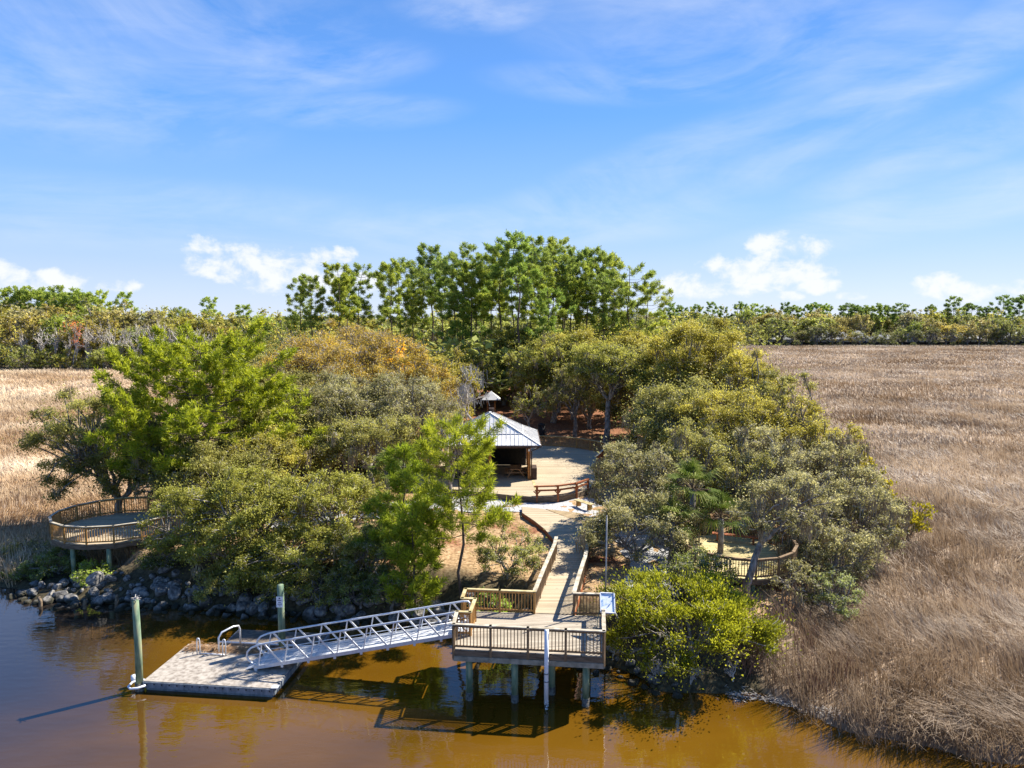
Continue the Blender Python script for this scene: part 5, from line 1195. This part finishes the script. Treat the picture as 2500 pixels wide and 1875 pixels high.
def blob(px, py, wx, wy, rot=0.0):
    a0, e0 = ae(px, py); k = 1/F_PX; c, s = math.cos(rot), math.sin(rot)
    da = math_('SUBTRACT', az, a0); de = math_('SUBTRACT', el, e0)
    u = math_('ADD', math_('MULTIPLY', da, c), math_('MULTIPLY', de, s)); v = math_('SUBTRACT', math_('MULTIPLY', de, c), math_('MULTIPLY', da, s))
    q = math_('ADD', math_('POWER', math_('ABSOLUTE', math_('DIVIDE', u, wx*k)), 2.0), math_('POWER', math_('ABSOLUTE', math_('DIVIDE', v, wy*k)), 2.0))
    return math_('SUBTRACT', 1.0, q)
def union(L):
    o = L[0]
    for x in L[1:]: o = math_('MAXIMUM', o, x)
    return o
cum = union([blob(500, 630, 75, 48), blob(600, 640, 90, 55), blob(655, 660, 130, 60), blob(780, 645, 60, 48), blob(840, 620, 45, 30), blob(830, 690, 140, 40), blob(60, 685, 150, 30), blob(0, 655, 40, 26), blob(285, 697, 55, 20),
             blob(1890, 610, 70, 45), blob(1950, 640, 100, 60), blob(1820, 660, 110, 50), blob(1680, 695, 90, 34), blob(1740, 705, 170, 26), blob(2000, 700, 60, 22), blob(1930, 725, 40, 16), blob(2075, 722, 40, 14),
             blob(2290, 700, 60, 34), blob(2340, 715, 85, 32), blob(2490, 700, 70, 22)])
cn = noise(26, 8, (1, 1.25, 1), .6, .2)
cden = math_('MULTIPLY_ADD', cn, 3.4, math_('MINIMUM', math_('MAXIMUM', cum, -2.0), .75))
cmask = ns.new('ShaderNodeMapRange'); cmask.interpolation_type = 'SMOOTHSTEP'; cmask.inputs[1].default_value = 1.9; cmask.inputs[2].default_value = 2.75; ls.new(cden, cmask.inputs[0])
# thin high streaks
ci = union([blob(120, 230, 520, 130, -.04), blob(360, 80, 620, 150, .1), blob(760, 170, 330, 70, .15), blob(850, 270, 320, 50, .05), blob(1170, 20, 260, 60), blob(1520, 440, 620, 85, .32), blob(2150, 250, 700, 90, .42), blob(1800, 90, 620, 150, -.15),
            blob(2350, 490, 560, 75, .15), blob(1100, 560, 900, 80, .05), blob(2350, 340, 420, 80, .3), blob(1560, 200, 420, 60, -.05), blob(300, 520, 700, 90, .03)])
cin = noise(2.6, 8, (1.0, 2.6, 1), .6, 1.6, (3, 1, 0)); cin2 = noise(9, 7, (.9, 3.2, 1), .6, .6)
soft = ns.new('ShaderNodeMapRange'); soft.interpolation_type = 'SMOOTHSTEP'; ls.new(ci, soft.inputs[0])
cid = math_('MULTIPLY', soft.outputs[0], math_('MAXIMUM', math_('ADD', math_('MULTIPLY_ADD', cin, 3.6, -1.35), math_('MULTIPLY_ADD', cin2, 1.3, -.6)), 0.0))
cimask = ns.new('ShaderNodeMapRange'); cimask.interpolation_type = 'SMOOTHSTEP'; cimask.inputs[1].default_value = 0.0; cimask.inputs[2].default_value = 1.2; cimask.inputs[4].default_value = .36; cimask.interpolation_type = 'LINEAR'; ls.new(cid, cimask.inputs[0])
er = ramp(ns, [(0, (.54, .65, .86)), (.06, (.42, .56, .86)), (.14, (.26, .48, .90)), (.27, (.12, .355, .90)), (.6, (.05, .17, .52))]); ls.new(math_('MULTIPLY', el, 2/PI*1.6, clamp=True), er.inputs[0])
ev = ns.new('ShaderNodeVectorMath'); ev.operation = 'SCALE'; ls.new(er.outputs[0], ev.inputs[0]); ev.inputs['Scale'].default_value = 6.6
hs = ns.new('ShaderNodeMix'); hs.data_type = 'RGBA'; hs.inputs[0].default_value = .86; ls.new(sky.outputs[0], hs.inputs[6]); ls.new(ev.outputs[0], hs.inputs[7])
SKY_STR = .08
m1 = ns.new('ShaderNodeMix'); m1.data_type = 'RGBA'; ls.new(cimask.outputs[0], m1.inputs[0]); ls.new(hs.outputs[2], m1.inputs[6]); m1.inputs[7].default_value = (4.9, 5.25, 6.0, 1)
m2 = ns.new('ShaderNodeMix'); m2.data_type = 'RGBA'; ls.new(math_('MULTIPLY', cmask.outputs[0], .9), m2.inputs[0]); ls.new(m1.outputs[2], m2.inputs[6]); m2.inputs[7].default_value = (5.5, 5.6, 5.85, 1)
ls.new(m2.outputs[2], bg.inputs[0]); bg.inputs[1].default_value = SKY_STR
scn.view_settings.view_transform = 'Standard'; scn.view_settings.look = 'None'; scn.view_settings.exposure = 1.2; scn.view_settings.gamma = 1
